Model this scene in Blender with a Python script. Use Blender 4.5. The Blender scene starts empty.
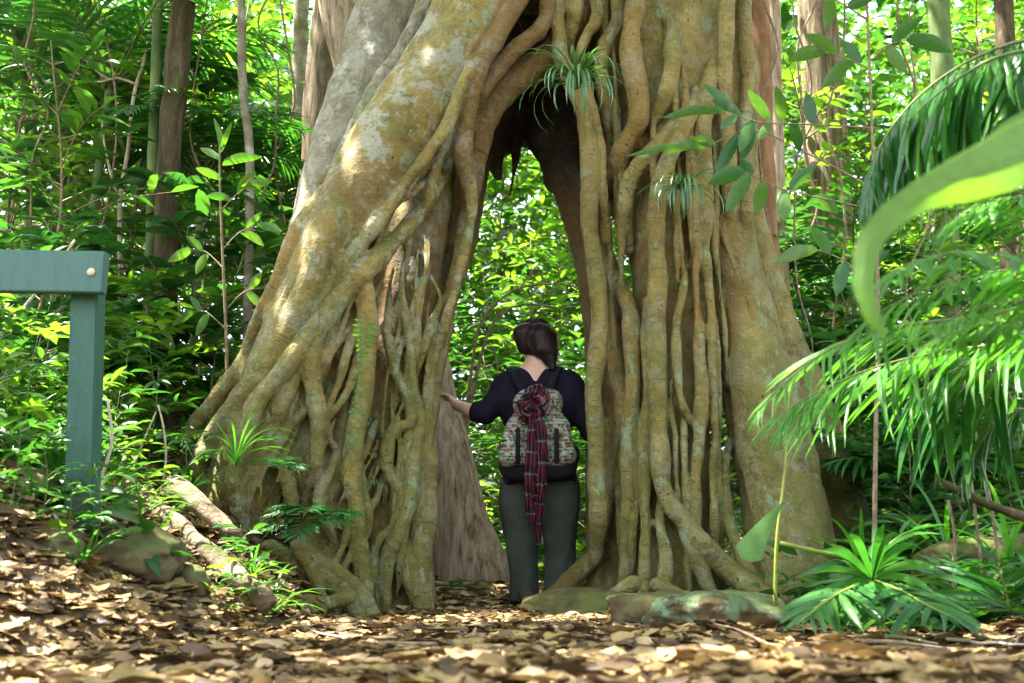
import bpy, math, random
import numpy as np
import openvdb
from mathutils import Vector, Matrix

R = math.radians
scene = bpy.context.scene
COL = scene.collection
CAMZ = 0.32
PITCH = R(10.5)
FPX = 1000.0
W, H = 1024, 683
CT, ST = math.cos(PITCH), math.sin(PITCH)


def P(px, py, d):
    """world point seen at pixel px,py and lying d metres ahead of the camera along the ground"""
    xc = (px - W / 2) / FPX
    yc = (H / 2 - py) / FPX
    dy = CT - yc * ST
    dz = ST + yc * CT
    return np.array([xc / dy * d, d, CAMZ + dz / dy * d])


def mpp(py, d):
    yc = (H / 2 - py) / FPX
    return d / (CT - yc * ST) / FPX


# ---------------------------------------------------------------- numpy helpers
def nrm(v):
    v = np.asarray(v, float)
    return v / np.maximum(np.linalg.norm(v, axis=-1, keepdims=True), 1e-9)


def _hash(i, j, k, seed):
    h = (i * 374761393 + j * 668265263 + k * 2147483647 + seed * 974711) & 0xFFFFFFFF
    h = ((h ^ (h >> 13)) * 1274126177) & 0xFFFFFFFF
    h = h ^ (h >> 16)
    return (h & 0xFFFF).astype(np.float32) / 32767.5 - 1.0


def vnoise(p, seed=0):
    """smooth value noise, -1..1, p (N,3)"""
    f = np.floor(p)
    t = (p - f).astype(np.float32)
    t = t * t * (3 - 2 * t)
    i = f.astype(np.int64)
    out = 0
    for a in (0, 1):
        wa = t[:, 0] if a else 1 - t[:, 0]
        for b in (0, 1):
            wb = t[:, 1] if b else 1 - t[:, 1]
            for c in (0, 1):
                wc = t[:, 2] if c else 1 - t[:, 2]
                out = out + wa * wb * wc * _hash(i[:, 0] + a, i[:, 1] + b, i[:, 2] + c, seed)
    return out


def spline(pts, step=0.03):
    """Catmull-Rom through pts (N,k) (first three columns are xyz), resampled at about step"""
    pts = np.asarray(pts, float)
    n = len(pts)
    if n == 2:
        m = max(2, int(np.linalg.norm(pts[1, :3] - pts[0, :3]) / step) + 1)
        t = np.linspace(0, 1, m)[:, None]
        return pts[0] * (1 - t) + pts[1] * t
    q = np.vstack([2 * pts[0] - pts[1], pts, 2 * pts[-1] - pts[-2]])
    out = []
    for i in range(n - 1):
        p0, p1, p2, p3 = q[i:i + 4]
        m = max(1, int(np.linalg.norm(p2[:3] - p1[:3]) / step))
        t = (np.arange(m) / m)[:, None]
        out.append(0.5 * (2 * p1 + (p2 - p0) * t + (2 * p0 - 5 * p1 + 4 * p2 - p3) * t ** 2 + (3 * p1 - p0 - 3 * p2 + p3) * t ** 3))
    out.append(pts[-1:])
    return np.vstack(out)


# ---------------------------------------------------------------- object helpers
def link(o, parent=None):
    COL.objects.link(o)
    if parent is not None:
        o.parent = parent
    return o


def new_mesh(name, V, F, mat=None, smooth=True):
    """F: one (n,3)/(n,4) array or a list of them"""
    me = bpy.data.meshes.new(name)
    V = np.asarray(V, np.float32)
    Fs = [np.asarray(f, np.int32) for f in (F if isinstance(F, list) else [F]) if len(f)]
    me.vertices.add(len(V))
    me.vertices.foreach_set('co', V.ravel())
    loops = np.concatenate([f.ravel() for f in Fs])
    tot = np.concatenate([np.full(len(f), f.shape[1], np.int32) for f in Fs])
    me.loops.add(len(loops))
    me.loops.foreach_set('vertex_index', loops)
    me.polygons.add(len(tot))
    me.polygons.foreach_set('loop_start', np.concatenate([[0], np.cumsum(tot)[:-1]]).astype(np.int32))
    me.polygons.foreach_set('loop_total', tot)
    me.polygons.foreach_set('use_smooth', np.full(len(tot), smooth, bool))
    me.update(calc_edges=True)
    me.validate()
    if mat:
        me.materials.append(mat)
    return me


def obj(name, V, F, mat=None, parent=None, smooth=True, loc=None):
    """links one mesh object; V in the parent's local space (or world when loc is None and no parent)"""
    V = np.asarray(V, float)
    if loc is not None:
        V = V - np.asarray(loc, float)
    o = bpy.data.objects.new(name, new_mesh(name, V, F, mat, smooth))
    link(o, parent)
    if loc is not None and parent is None:
        o.location = loc
    return o


def tag(o, label, cat, group=None):
    o['label'] = label
    o['category'] = cat
    if group:
        o['group'] = group
    return o


def thing(name, label, cat, loc=(0, 0, 0), rz=0.0, group=None):
    o = bpy.data.objects.new(name, None)
    o.empty_display_size = 0.1
    link(o)
    o.location = [float(v) for v in loc]
    o.rotation_euler = (0, 0, rz)
    return tag(o, label, cat, group)


def kind(o, k):
    o['kind'] = k
    return o


def dup(root, loc, rz=0.0, sc=1.0, label=None, group=None):
    r = root.copy()
    COL.objects.link(r)
    r.location = [float(v) for v in loc]
    r.rotation_euler = (0, 0, rz)
    r.scale = (sc, sc, sc)
    if label:
        r['label'] = label
    if group:
        r['group'] = group
    for ch in list(root.children):
        c = ch.copy()
        COL.objects.link(c)
        c.parent = r
        for g in ch.children:
            d = g.copy()
            COL.objects.link(d)
            d.parent = c
    return r


class MB:
    """collects pieces of one mesh"""
    def __init__(self):
        self.v, self.f3, self.f4, self.n = [], [], [], 0

    def add(self, V, F):
        V = np.asarray(V, float)
        for f in (F if isinstance(F, list) else [F]):
            f = np.asarray(f, int)
            if len(f):
                (self.f3 if f.shape[1] == 3 else self.f4).append(f + self.n)
        self.v.append(V)
        self.n += len(V)
        return self

    def data(self):
        F = []
        if self.f3:
            F.append(np.vstack(self.f3))
        if self.f4:
            F.append(np.vstack(self.f4))
        return np.vstack(self.v), F

    def obj(self, name, mat, parent=None, smooth=True, loc=None):
        V, F = self.data()
        return obj(name, V, F, mat, parent, smooth, loc)


def tube(path, rad, ns=8, cap=True, wob=0.0, seed=0):
    path = np.asarray(path, float)[:, :3]
    n = len(path)
    rad = np.broadcast_to(np.asarray(rad, float), (n,))
    T = nrm(np.gradient(path, axis=0))
    up = np.array([0, 0, 1.0]) if abs(T[0][2]) < 0.9 else np.array([1.0, 0, 0])
    A = np.zeros((n, 3))
    a = nrm(np.cross(T[0], up))
    for i in range(n):
        a = nrm(a - T[i] * a.dot(T[i]))
        A[i] = a
    B = np.cross(T, A)
    th = np.arange(ns) / ns * 2 * math.pi
    ring = np.cos(th)[None, :, None] * A[:, None] + np.sin(th)[None, :, None] * B[:, None]
    rr = np.repeat(rad[:, None], ns, 1)
    if wob:
        q = (path[:, None] + ring * rr[..., None]).reshape(-1, 3)
        rr = rr * (1 + wob * vnoise(q / (2.2 * rad.max()) + seed, seed).reshape(n, ns))
    V = (path[:, None] + ring * rr[..., None]).reshape(-1, 3)
    i = np.arange(n - 1)[:, None] * ns
    j = np.arange(ns)[None]
    k = (j + 1) % ns
    F = np.stack([i + j, i + k, i + ns + k, i + ns + j], -1).reshape(-1, 4)
    if not cap:
        return V, F
    V = np.vstack([V, path[:1], path[-1:]])
    c0, c1 = n * ns, n * ns + 1
    jj = np.arange(ns)
    kk = (jj + 1) % ns
    T0 = np.stack([np.full(ns, c0), kk, jj], -1)
    T1 = np.stack([np.full(ns, c1), (n - 1) * ns + jj, (n - 1) * ns + kk], -1)
    return V, [F, np.vstack([T0, T1])]


def box(c, s, bev=0.0, rot=None):
    """box with chamfered edges, centre c, size s"""
    import bmesh
    bm = bmesh.new()
    bmesh.ops.create_cube(bm, size=1.0)
    for v in bm.verts:
        v.co = Vector((v.co.x * s[0], v.co.y * s[1], v.co.z * s[2]))
    if bev:
        bmesh.ops.bevel(bm, geom=bm.edges[:], offset=bev, segments=2, affect='EDGES')
    bm.verts.ensure_lookup_table()
    V = np.array([v.co[:] for v in bm.verts])
    if rot is not None:
        V = V @ np.array(rot).T
    f3 = [[v.index for v in f.verts] for f in bm.faces if len(f.verts) == 3]
    f4 = [[v.index for v in f.verts] for f in bm.faces if len(f.verts) == 4]
    bm.free()
    return V + np.array(c), [np.array(x) for x in (f3, f4) if x]


# ---------------------------------------------------------------- signed-distance solids
class SDF:
    def __init__(self, lo, hi, vox):
        self.lo = np.array(lo, float)
        self.vox = vox
        self.n = np.ceil((np.array(hi) - self.lo) / vox).astype(int) + 1
        self.D = np.full(self.n, 0.25, np.float32)

    def _block(self, lo, hi):
        a = np.clip(np.floor((lo - self.lo) / self.vox).astype(int), 0, self.n - 1)
        b = np.clip(np.ceil((hi - self.lo) / self.vox).astype(int) + 1, 1, self.n)
        return a, b

    def _coords(self, a, b):
        return [(np.arange(a[i], b[i]) * self.vox + self.lo[i]).astype(np.float32) for i in range(3)]

    def tube(self, path, k=0.02, mar=0.1, squash=None, op='add'):
        """path (N,4): xyz and radius"""
        path = np.asarray(path, np.float32)
        rm = path[:, 3].max() + mar
        a, b = self._block(path[:, :3].min(0) - rm, path[:, :3].max(0) + rm)
        if np.any(b <= a):
            return
        L = np.full(b - a, 0.25, np.float32)
        for i in range(len(path) - 1):
            p, q = path[i], path[i + 1]
            r = max(p[3], q[3]) + mar
            a2, b2 = self._block(np.minimum(p[:3], q[:3]) - r, np.maximum(p[:3], q[:3]) + r)
            if np.any(b2 <= a2):
                continue
            x, y, z = self._coords(a2, b2)
            x = x[:, None, None] - p[0]
            y = y[None, :, None] - p[1]
            z = z[None, None, :] - p[2]
            e = q[:3] - p[:3]
            ee = float(e.dot(e)) + 1e-12
            t = np.clip((x * e[0] + y * e[1] + z * e[2]) / ee, 0, 1)
            d = np.sqrt((x - t * e[0]) ** 2 + (y - t * e[1]) ** 2 + (z - t * e[2]) ** 2) - (p[3] + t * (q[3] - p[3]))
            s = tuple(slice(a2[m] - a[m], b2[m] - a[m]) for m in range(3))
            np.minimum(L[s], d, out=L[s])
        s = tuple(slice(a[m], b[m]) for m in range(3))
        G = self.D[s]
        if op == 'sub':
            h = np.maximum(k - np.abs(-L - G), 0) / k
            self.D[s] = np.maximum(G, -L) + h * h * k * 0.25
        else:
            h = np.maximum(k - np.abs(L - G), 0) / k
            self.D[s] = np.minimum(G, L) - h * h * k * 0.25

    def ell(self, c, r, k=0.03, rot=None):
        c, r = np.array(c, float), np.array(r, float)
        m = r.max() + 0.1
        a, b = self._block(c - m, c + m)
        x, y, z = self._coords(a, b)
        q = np.stack(np.meshgrid(x, y, z, indexing='ij'), -1) - c
        if rot is not None:
            q = q @ np.array(rot)
        k0 = np.linalg.norm(q / r, axis=-1)
        k1 = np.linalg.norm(q / (r * r), axis=-1) + 1e-9
        L = (k0 * (k0 - 1) / k1).astype(np.float32)
        s = tuple(slice(a[i], b[i]) for i in range(3))
        G = self.D[s]
        h = np.maximum(k - np.abs(L - G), 0) / k
        self.D[s] = np.minimum(G, L) - h * h * k * 0.25

    def grid(self):
        x, y, z = self._coords(np.zeros(3, int), self.n)
        return x[:, None, None], y[None, :, None], z[None, None, :]

    def mesh(self, adapt=0.0):
        g = openvdb.FloatGrid(0.25)
        g.copyFromArray(np.ascontiguousarray(self.D))
        if adapt:
            pts, tri, quad = g.convertToPolygons(0.0, adapt)
        else:
            pts, quad = g.convertToQuads(0.0)
            tri = np.zeros((0, 3), int)
        V = np.asarray(pts, float) * self.vox + self.lo
        quad = np.asarray(quad)[:, ::-1]
        tri = np.asarray(tri)[:, ::-1]
        return V, tri, quad
SUN = (-0.38, 0.08, 0.92)      # direction towards the sun
SKY, SUN_E, EXPOSURE = 0.15, 5.0, 2.9


def through_leaves(pos, extra=0.0, rng=None):
    """True where a leaf may hang: not on the line from a sunny spot to the sun"""
    S = nrm(np.array(SUN))
    keep = np.ones(len(pos), bool)
    for px, py, d, r in HOLES:
        t = P(px, py, d)
        w = pos - t
        off = np.linalg.norm(w - (w @ S)[:, None] * S, axis=1)
        keep &= (off > (r * 0.8 + extra) * (1 if rng is None else rng.uniform(.85, 1.2, len(pos)))) | ((w @ S) < 1.5)
    return keep


# where spots of sun come through the leaves: picture position, depth, radius
HOLES = [(205, 525, 4.1, .20), (165, 500, 4.2, .16), (250, 590, 3.8, .16), (60, 600, 2.7, .16), (120, 610, 2.9, .12), (225, 555, 3.9, .14), (20, 400, 4.5, .3), (300, 610, 3.8, .12),
         (455, 480, 6.6, .25), (470, 560, 6.6, .22), (440, 420, 6.7, .2), (560, 617, 4.3, .13), (480, 620, 4.3, .12), (770, 608, 4.0, .1), (760, 85, 5.4, .14), (750, 120, 4.4, .10), (785, 250, 7.0, .3),
         (890, 550, 3.2, .12), (930, 560, 3.3, .1), (900, 410, 3.0, .14), (960, 410, 3.0, .12), (970, 60, 2.7, .25), (230, 200, 5.4, .35), (225, 290, 5.4, .25), (100, 400, 5.5, .35), (540, 540, 6.0, .06), (350, 619, 4.2, .13), (420, 623, 4.1, .14), (520, 626, 4.0, .13), (300, 628, 3.6, .10), (465, 585, 6.5, .2), (940, 190, 1.03, .14), (1000, 160, 1.08, .14)]
# ---------------------------------------------------------------- materials
class NT:
    def __init__(self, name):
        self.m = bpy.data.materials.new(name)
        self.m.use_nodes = True
        self.t = self.m.node_tree
        self.t.nodes.clear()
        self.out = self.n('ShaderNodeOutputMaterial')

    def n(self, typ, ins=None, **kw):
        nd = self.t.nodes.new(typ)
        for k, v in kw.items():
            setattr(nd, k, v)
        for k, v in (ins or {}).items():
            if hasattr(v, 'is_output'):
                self.t.links.new(v, nd.inputs[k])
            else:
                nd.inputs[k].default_value = v
        return nd

    def coord(self, which='Object'):
        return self.n('ShaderNodeTexCoord').outputs[which]

    def mapping(self, vec, scale):
        return self.n('ShaderNodeMapping', {'Vector': vec, 'Scale': scale}).outputs[0]

    def noise(self, vec, scale, detail=4, rough=0.55, dist=0.0):
        return self.n('ShaderNodeTexNoise', {'Vector': vec, 'Scale': scale, 'Detail': detail, 'Roughness': rough, 'Distortion': dist}).outputs[0]

    def ramp(self, fac, stops, interp='LINEAR'):
        r = self.n('ShaderNodeValToRGB', {'Fac': fac})
        r.color_ramp.interpolation = interp
        e = r.color_ramp.elements
        while len(e) < len(stops):
            e.new(0.5)
        for x, (p, c) in zip(e, stops):
            x.position = p
            x.color = (*c, 1) if len(c) == 3 else c
        return r.outputs[0]

    def step(self, fac, lo, hi):
        return self.n('ShaderNodeMapRange', {'Value': fac, 'From Min': lo, 'From Max': hi}, clamp=True).outputs[0]

    def mix(self, fac, a, b, blend='MIX'):
        m = self.n('ShaderNodeMix', data_type='RGBA', blend_type=blend)
        for k, v in ((0, fac), (6, a), (7, b)):
            if hasattr(v, 'is_output'):
                self.t.links.new(v, m.inputs[k])
            elif k == 0:
                m.inputs[k].default_value = v
            else:
                m.inputs[k].default_value = (*v, 1) if len(v) == 3 else v
        return m.outputs[2]

    def math(self, op, a, b=0.0, clamp=False):
        m = self.n('ShaderNodeMath', operation=op, use_clamp=clamp)
        for k, v in ((0, a), (1, b)):
            if hasattr(v, 'is_output'):
                self.t.links.new(v, m.inputs[k])
            else:
                m.inputs[k].default_value = v
        return m.outputs[0]

    def bump(self, height, strength=0.5, dist=0.01, normal=None):
        b = self.n('ShaderNodeBump', {'Height': height, 'Strength': strength, 'Distance': dist})
        if normal is not None:
            self.t.links.new(normal, b.inputs['Normal'])
        return b.outputs[0]

    def attr(self, name):
        return self.n('ShaderNodeAttribute', attribute_name=name).outputs['Fac']

    def bsdf(self, color, rough=0.7, normal=None, spec=0.3, **kw):
        b = self.n('ShaderNodeBsdfPrincipled', {'Roughness': rough, 'Specular IOR Level': spec})
        if hasattr(color, 'is_output'):
            self.t.links.new(color, b.inputs['Base Color'])
        else:
            b.inputs['Base Color'].default_value = (*color, 1)
        if normal is not None:
            self.t.links.new(normal, b.inputs['Normal'])
        for k, v in kw.items():
            b.inputs[k].default_value = v
        return b.outputs[0]

    def done(self, sh):
        self.t.links.new(sh, self.out.inputs[0])
        return self.m


def leaf_mat(name, dark, mid, light, rough=0.38, trans=0.45, gloss=0.5, spots=0.0):
    """glossy rainforest leaf: every leaf and every plant has its own green, light passes through it"""
    t = NT(name)
    g = t.n('ShaderNodeNewGeometry')
    oi = t.n('ShaderNodeObjectInfo').outputs['Random']
    r = g.outputs['Random Per Island']
    f = t.math('ADD', t.math('MULTIPLY', r, 0.62), t.math('MULTIPLY', oi, 0.38))
    c = t.ramp(f, [(0.0, dark), (0.5, mid), (1.0, light)])
    nz = t.noise(t.coord(), 60, 2)
    c = t.mix(t.step(nz, 0.3, 0.75), c, t.mix(1.0, c, (0.75, 0.78, 0.7), 'MULTIPLY'))
    if spots:
        br = t.step(t.noise(t.coord(), 25, 3), 0.62, 0.72)
        c = t.mix(t.math('MULTIPLY', br, spots), c, (0.12, 0.08, 0.03))
    nb = t.bump(t.noise(t.coord(), 45, 2), 0.35, 0.004)
    b = t.bsdf(c, rough, nb, gloss)
    ct = t.mix(1.0, c, (1.5, 1.55, 0.55), 'MULTIPLY')
    tr = t.n('ShaderNodeBsdfTranslucent', {'Color': ct}).outputs[0]
    mx = t.n('ShaderNodeMixShader', {0: trans, 1: b, 2: tr}).outputs[0]
    return t.done(mx)


def fig_mat():
    t = NT('fig_bark')
    co = t.coord()
    root = t.attr('rootness')
    tint = t.attr('tint')
    along = t.attr('along')
    inner = t.attr('inner')
    big = t.noise(co, 2.2, 5, 0.6)
    medn = t.noise(co, 9, 6, 0.65, 0.6)
    fine = t.noise(co, 60, 5, 0.65)
    base = t.ramp(t.math('ADD', t.math('MULTIPLY', big, 0.6), t.math('MULTIPLY', medn, 0.4)),
                  [(0.3, (0.11, 0.072, 0.02)), (0.5, (0.24, 0.178, 0.052)), (0.72, (0.37, 0.295, 0.115))])
    base = t.mix(t.step(tint, 0.0, 1.0), base, t.mix(1.0, base, (1.22, 1.16, 1.0), 'MULTIPLY'))
    base = t.mix(t.math('MULTIPLY', t.step(tint, 0.72, 0.74), 0.5), base, (0.22, 0.115, 0.035))
    # reddish bare wood in the arch
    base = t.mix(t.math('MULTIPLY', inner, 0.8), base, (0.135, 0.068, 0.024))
    base = t.mix(t.math('MULTIPLY', t.step(t.attr('lichen'), 1.0, 1.6), 0.8), base, t.ramp(medn, [(0.3, (0.17, 0.15, 0.11)), (0.7, (0.36, 0.34, 0.28))]))
    base = t.mix(t.attr('hollow_shade'), base, (0.028, 0.016, 0.008))  # shade of the deep arch hollow, painted near black into the bark colour
    # moss film, more of it low down and on upward faces
    z = t.n('ShaderNodeSeparateXYZ', {0: co}).outputs[2]
    nz = t.n('ShaderNodeSeparateXYZ', {0: t.n('ShaderNodeNewGeometry').outputs['Normal']}).outputs[2]
    low = t.step(z, 1.5, 0.0)
    m = t.math('ADD', t.math('ADD', t.math('MULTIPLY', t.noise(co, 3.2, 7, 0.72), 0.7), t.math('MULTIPLY', t.noise(co, 22, 5, 0.7), 0.3)), t.math('MULTIPLY', low, 0.15))
    m = t.math('ADD', m, t.math('MULTIPLY', nz, 0.07))
    moss = t.math('MULTIPLY', t.step(m, 0.47, 0.57), t.math('SUBTRACT', 1.0, t.math('MAXIMUM', t.math('MULTIPLY', inner, 0.8), t.attr('hollow_shade'))))
    mossc = t.ramp(medn, [(0.3, (0.07, 0.08, 0.016)), (0.7, (0.16, 0.165, 0.045))])
    c = t.mix(t.math('MULTIPLY', moss, 0.66), base, mossc)
    # grey crust lichen and pale mint patches
    v1 = t.step(t.math('ADD', t.math('MULTIPLY', t.noise(co, 5.0, 8, 0.75, 0.3), 0.7), t.math('MULTIPLY', t.noise(co, 30, 5, 0.7), 0.3)), 0.505, 0.56)
    lich = t.attr('lichen')
    c = t.mix(t.math('MULTIPLY', v1, t.math('ADD', 0.08, t.math('MULTIPLY', t.math('MINIMUM', lich, 1.0), 0.7))), c, (0.36, 0.36, 0.29))
    v2 = t.step(t.noise(t.mapping(co, (1.3, 1.3, 0.9)), 7.0, 8, 0.7, 0.3), 0.57, 0.63)
    c = t.mix(t.math('MULTIPLY', v2, t.math('SUBTRACT', 0.62, t.math('MULTIPLY', inner, 0.6))), c, (0.25, 0.33, 0.20))
    sp = t.step(t.noise(co, 110, 3, 0.6), 0.60, 0.72)
    c = t.mix(t.math('MULTIPLY', sp, 0.45), c, (0.09, 0.06, 0.02))
    # growth rings across each root
    rv = t.n('ShaderNodeCombineXYZ', {0: t.math('MULTIPLY', along, 26.0), 1: t.math('MULTIPLY', tint, 90.0), 2: t.math('MULTIPLY', t.noise(co, 6, 2), 1.6)}).outputs[0]
    rings = t.noise(rv, 1.0, 4, 0.7)
    crease = t.math('MULTIPLY', t.step(rings, 0.38, 0.30), root)
    c = t.mix(t.math('MULTIPLY', crease, 0.3), c, (0.10, 0.065, 0.025))
    h = t.math('ADD', t.math('MULTIPLY', medn, 0.7), t.math('MULTIPLY', fine, 0.35))
    h = t.math('ADD', h, t.math('MULTIPLY', t.noise(t.mapping(co, (5, 5, 0.8)), 9, 5, 0.7), 0.4))
    h = t.math('ADD', h, t.math('MULTIPLY', t.math('MULTIPLY', rings, root), 0.22))
    h = t.math('SUBTRACT', h, t.math('MULTIPLY', crease, 0.15))
    scar = t.n('ShaderNodeTexVoronoi', {'Vector': t.mapping(co, (1, 1, 0.55)), 'Scale': 26.0, 'Randomness': 1.0}).outputs['Distance']
    pit = t.math('MULTIPLY', t.step(scar, 0.16, 0.02), t.step(medn, 0.45, 0.6))
    h = t.math('SUBTRACT', h, t.math('MULTIPLY', pit, 0.5))
    c = t.mix(t.math('MULTIPLY', pit, 0.6), c, (0.06, 0.04, 0.018))
    nb = t.bump(h, 1.0, 0.045)
    return t.done(t.bsdf(c, 0.72, nb, 0.25))


def bark_mat(name, dark, mid, light, vs=(6, 6, 1.2), scale=3.0, moss=0.3, strength=0.9, lichen=0.0, dist=0.03):
    t = NT(name)
    co = t.coord()
    v = t.mapping(co, vs)
    a = t.noise(v, scale, 7, 0.68, 0.4)
    c = t.ramp(a, [(0.3, dark), (0.5, mid), (0.7, light)])
    mm = t.step(t.noise(co, 3.2, 6, 0.7), 0.52, 0.64)
    c = t.mix(t.math('MULTIPLY', mm, moss), c, (0.07, 0.10, 0.02))
    if lichen:
        l = t.step(t.noise(co, 8, 6, 0.7), 0.56, 0.63)
        c = t.mix(t.math('MULTIPLY', l, lichen), c, (0.42, 0.44, 0.36))
    nb = t.bump(a, strength, dist)
    return t.done(t.bsdf(c, 0.85, nb, 0.15))


def plain_mat(name, c1, c2, scale=20, rough=0.6, spec=0.3, bump=0.2, dist=0.004):
    t = NT(name)
    co = t.coord()
    n = t.noise(co, scale, 5, 0.6)
    c = t.ramp(n, [(0.3, c1), (0.7, c2)])
    return t.done(t.bsdf(c, rough, t.bump(n, bump, dist), spec))


M = {}
M['fig'] = fig_mat()
M['leaf'] = leaf_mat('leaf_green', (0.014, 0.065, 0.016), (0.04, 0.135, 0.03), (0.12, 0.22, 0.04))
M['leaf_blue'] = leaf_mat('leaf_deep_green', (0.012, 0.06, 0.022), (0.03, 0.115, 0.04), (0.07, 0.17, 0.05), 0.3, 0.4)
M['leaf_lime'] = leaf_mat('leaf_lime', (0.05, 0.16, 0.02), (0.11, 0.24, 0.03), (0.22, 0.32, 0.045), 0.4, 0.55)
M['palm'] = leaf_mat('palm_leaf', (0.012, 0.075, 0.015), (0.03, 0.14, 0.028), (0.07, 0.20, 0.035), 0.33, 0.4)
M['palm_bright'] = leaf_mat('palm_leaf_bright', (0.03, 0.15, 0.02), (0.065, 0.23, 0.03), (0.12, 0.30, 0.045), 0.35, 0.5)
M['strap'] = leaf_mat('strap_leaf', (0.04, 0.13, 0.07), (0.08, 0.20, 0.10), (0.17, 0.28, 0.10), 0.25, 0.3, 0.7)
M['dead_frond'] = leaf_mat('dead_frond', (0.10, 0.06, 0.025), (0.20, 0.13, 0.06), (0.32, 0.23, 0.12), 0.8, 0.3, 0.2)
M['fern'] = leaf_mat('fern_leaf', (0.012, 0.09, 0.02), (0.025, 0.15, 0.035), (0.06, 0.2, 0.035), 0.5, 0.4)
M['stem'] = plain_mat('green_stem', (0.06, 0.10, 0.025), (0.16, 0.19, 0.05), 30, 0.5)
M['twig'] = plain_mat('twig_bark', (0.10, 0.065, 0.035), (0.28, 0.21, 0.13), 40, 0.8)
M['pale_twig'] = plain_mat('pale_twig', (0.28, 0.21, 0.14), (0.55, 0.46, 0.36), 30, 0.7)
M['yellow_stem'] = plain_mat('yellow_stem', (0.13, 0.20, 0.025), (0.26, 0.27, 0.05), 20, 0.45)
M['bark_dark'] = bark_mat('bark_dark', (0.03, 0.022, 0.012), (0.075, 0.055, 0.03), (0.15, 0.12, 0.07), moss=0.6)
M['bark_rough'] = bark_mat('bark_rough', (0.03, 0.02, 0.012), (0.20, 0.15, 0.09), (0.42, 0.35, 0.24), (7, 7, 0.9), 3.0, 0.3, 1.0, 0, 0.06)
M['bark_grey'] = bark_mat('bark_grey', (0.12, 0.10, 0.07), (0.22, 0.19, 0.13), (0.36, 0.33, 0.26), (2, 2, 2), 4, 0.45, 0.5, 0.5)
M['bark_pale'] = bark_mat('bark_pale', (0.15, 0.085, 0.045), (0.52, 0.38, 0.25), (0.80, 0.67, 0.51), (13, 13, 1.8), 2.4, 0.2, 1.0, 0, 0.06)
M['bark_red'] = bark_mat('bark_red', (0.13, 0.06, 0.03), (0.25, 0.13, 0.065), (0.38, 0.22, 0.12), (5, 5, 0.8), 3, 0.25, 0.5)
M['bark_green'] = bark_mat('bark_green', (0.05, 0.09, 0.03), (0.10, 0.15, 0.05), (0.2, 0.24, 0.10), (3, 3, 1), 3, 0.4, 0.3)
M['log'] = bark_mat('log_bark', (0.07, 0.045, 0.028), (0.24, 0.175, 0.115), (0.48, 0.39, 0.29), (5, 5, 5), 3, 0.45, 1.0, 0, 0.06)
M['mossy'] = bark_mat('mossy_wood', (0.03, 0.032, 0.012), (0.075, 0.07, 0.024), (0.15, 0.125, 0.055), (3, 3, 3), 4, 0.8, 1.0)


def rock_mat(name, lich):
    t = NT(name)
    co = t.coord()
    a = t.noise(co, 5, 8, 0.65)
    c = t.ramp(a, [(0.3, (0.04, 0.028, 0.014)), (0.55, (0.10, 0.072, 0.034)), (0.75, (0.19, 0.145, 0.075))])
    c = t.mix(t.math('MULTIPLY', t.step(t.noise(co, 9, 6, 0.7), 0.47, 0.56), lich), c, (0.16, 0.25, 0.15))
    nz = t.n('ShaderNodeSeparateXYZ', {0: t.n('ShaderNodeNewGeometry').outputs['Normal']}).outputs[2]
    ms = t.math('MULTIPLY', t.step(t.math('ADD', t.noise(co, 7, 5, 0.7), t.math('MULTIPLY', nz, 0.2)), 0.58, 0.75), 0.7)
    c = t.mix(ms, c, (0.06, 0.085, 0.015))
    return t.done(t.bsdf(c, 0.9, t.bump(a, 0.9, 0.03), 0.2))


M['rock'] = rock_mat('mossy_rock', 0.15)
M['rock_mint'] = rock_mat('lichen_rock', 0.75)


def litter_mat():
    t = NT('dry_leaf')
    r = t.n('ShaderNodeNewGeometry').outputs['Random Per Island']
    c = t.ramp(r, [(0.0, (0.03, 0.018, 0.009)), (0.25, (0.115, 0.066, 0.023)), (0.5, (0.20, 0.132, 0.048)), (0.75, (0.285, 0.20, 0.082)), (0.93, (0.38, 0.28, 0.155)), (1.0, (0.30, 0.22, 0.04))])
    n = t.noise(t.coord(), 35, 5, 0.6)
    c = t.mix(t.step(n, 0.4, 0.7), c, t.mix(1.0, c, (0.62, 0.55, 0.5), 'MULTIPLY'))
    b = t.bsdf(c, 0.6, t.bump(n, 0.6, 0.006), 0.35)
    tr = t.n('ShaderNodeBsdfTranslucent', {'Color': c}).outputs[0]
    return t.done(t.n('ShaderNodeMixShader', {0: 0.15, 1: b, 2: tr}).outputs[0])


M['litter'] = litter_mat()


def soil_mat():
    t = NT('forest_soil')
    co = t.coord()
    a = t.noise(co, 6, 8, 0.7)
    b = t.noise(co, 45, 4, 0.7)
    c = t.ramp(a, [(0.3, (0.045, 0.03, 0.015)), (0.5, (0.11, 0.075, 0.04)), (0.72, (0.21, 0.15, 0.085))])
    c = t.mix(t.step(b, 0.5, 0.7), c, (0.24, 0.17, 0.10))
    h = t.math('ADD', a, t.math('MULTIPLY', b, 0.5))
    return t.done(t.bsdf(c, 0.95, t.bump(h, 0.9, 0.04), 0.15))


M['soil'] = soil_mat()

# ---------------------------------------------------------------- ground form
def sstep(x, a, b):
    t = np.clip((x - a) / (b - a), 0, 1)
    return t * t * (3 - 2 * t)


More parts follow.
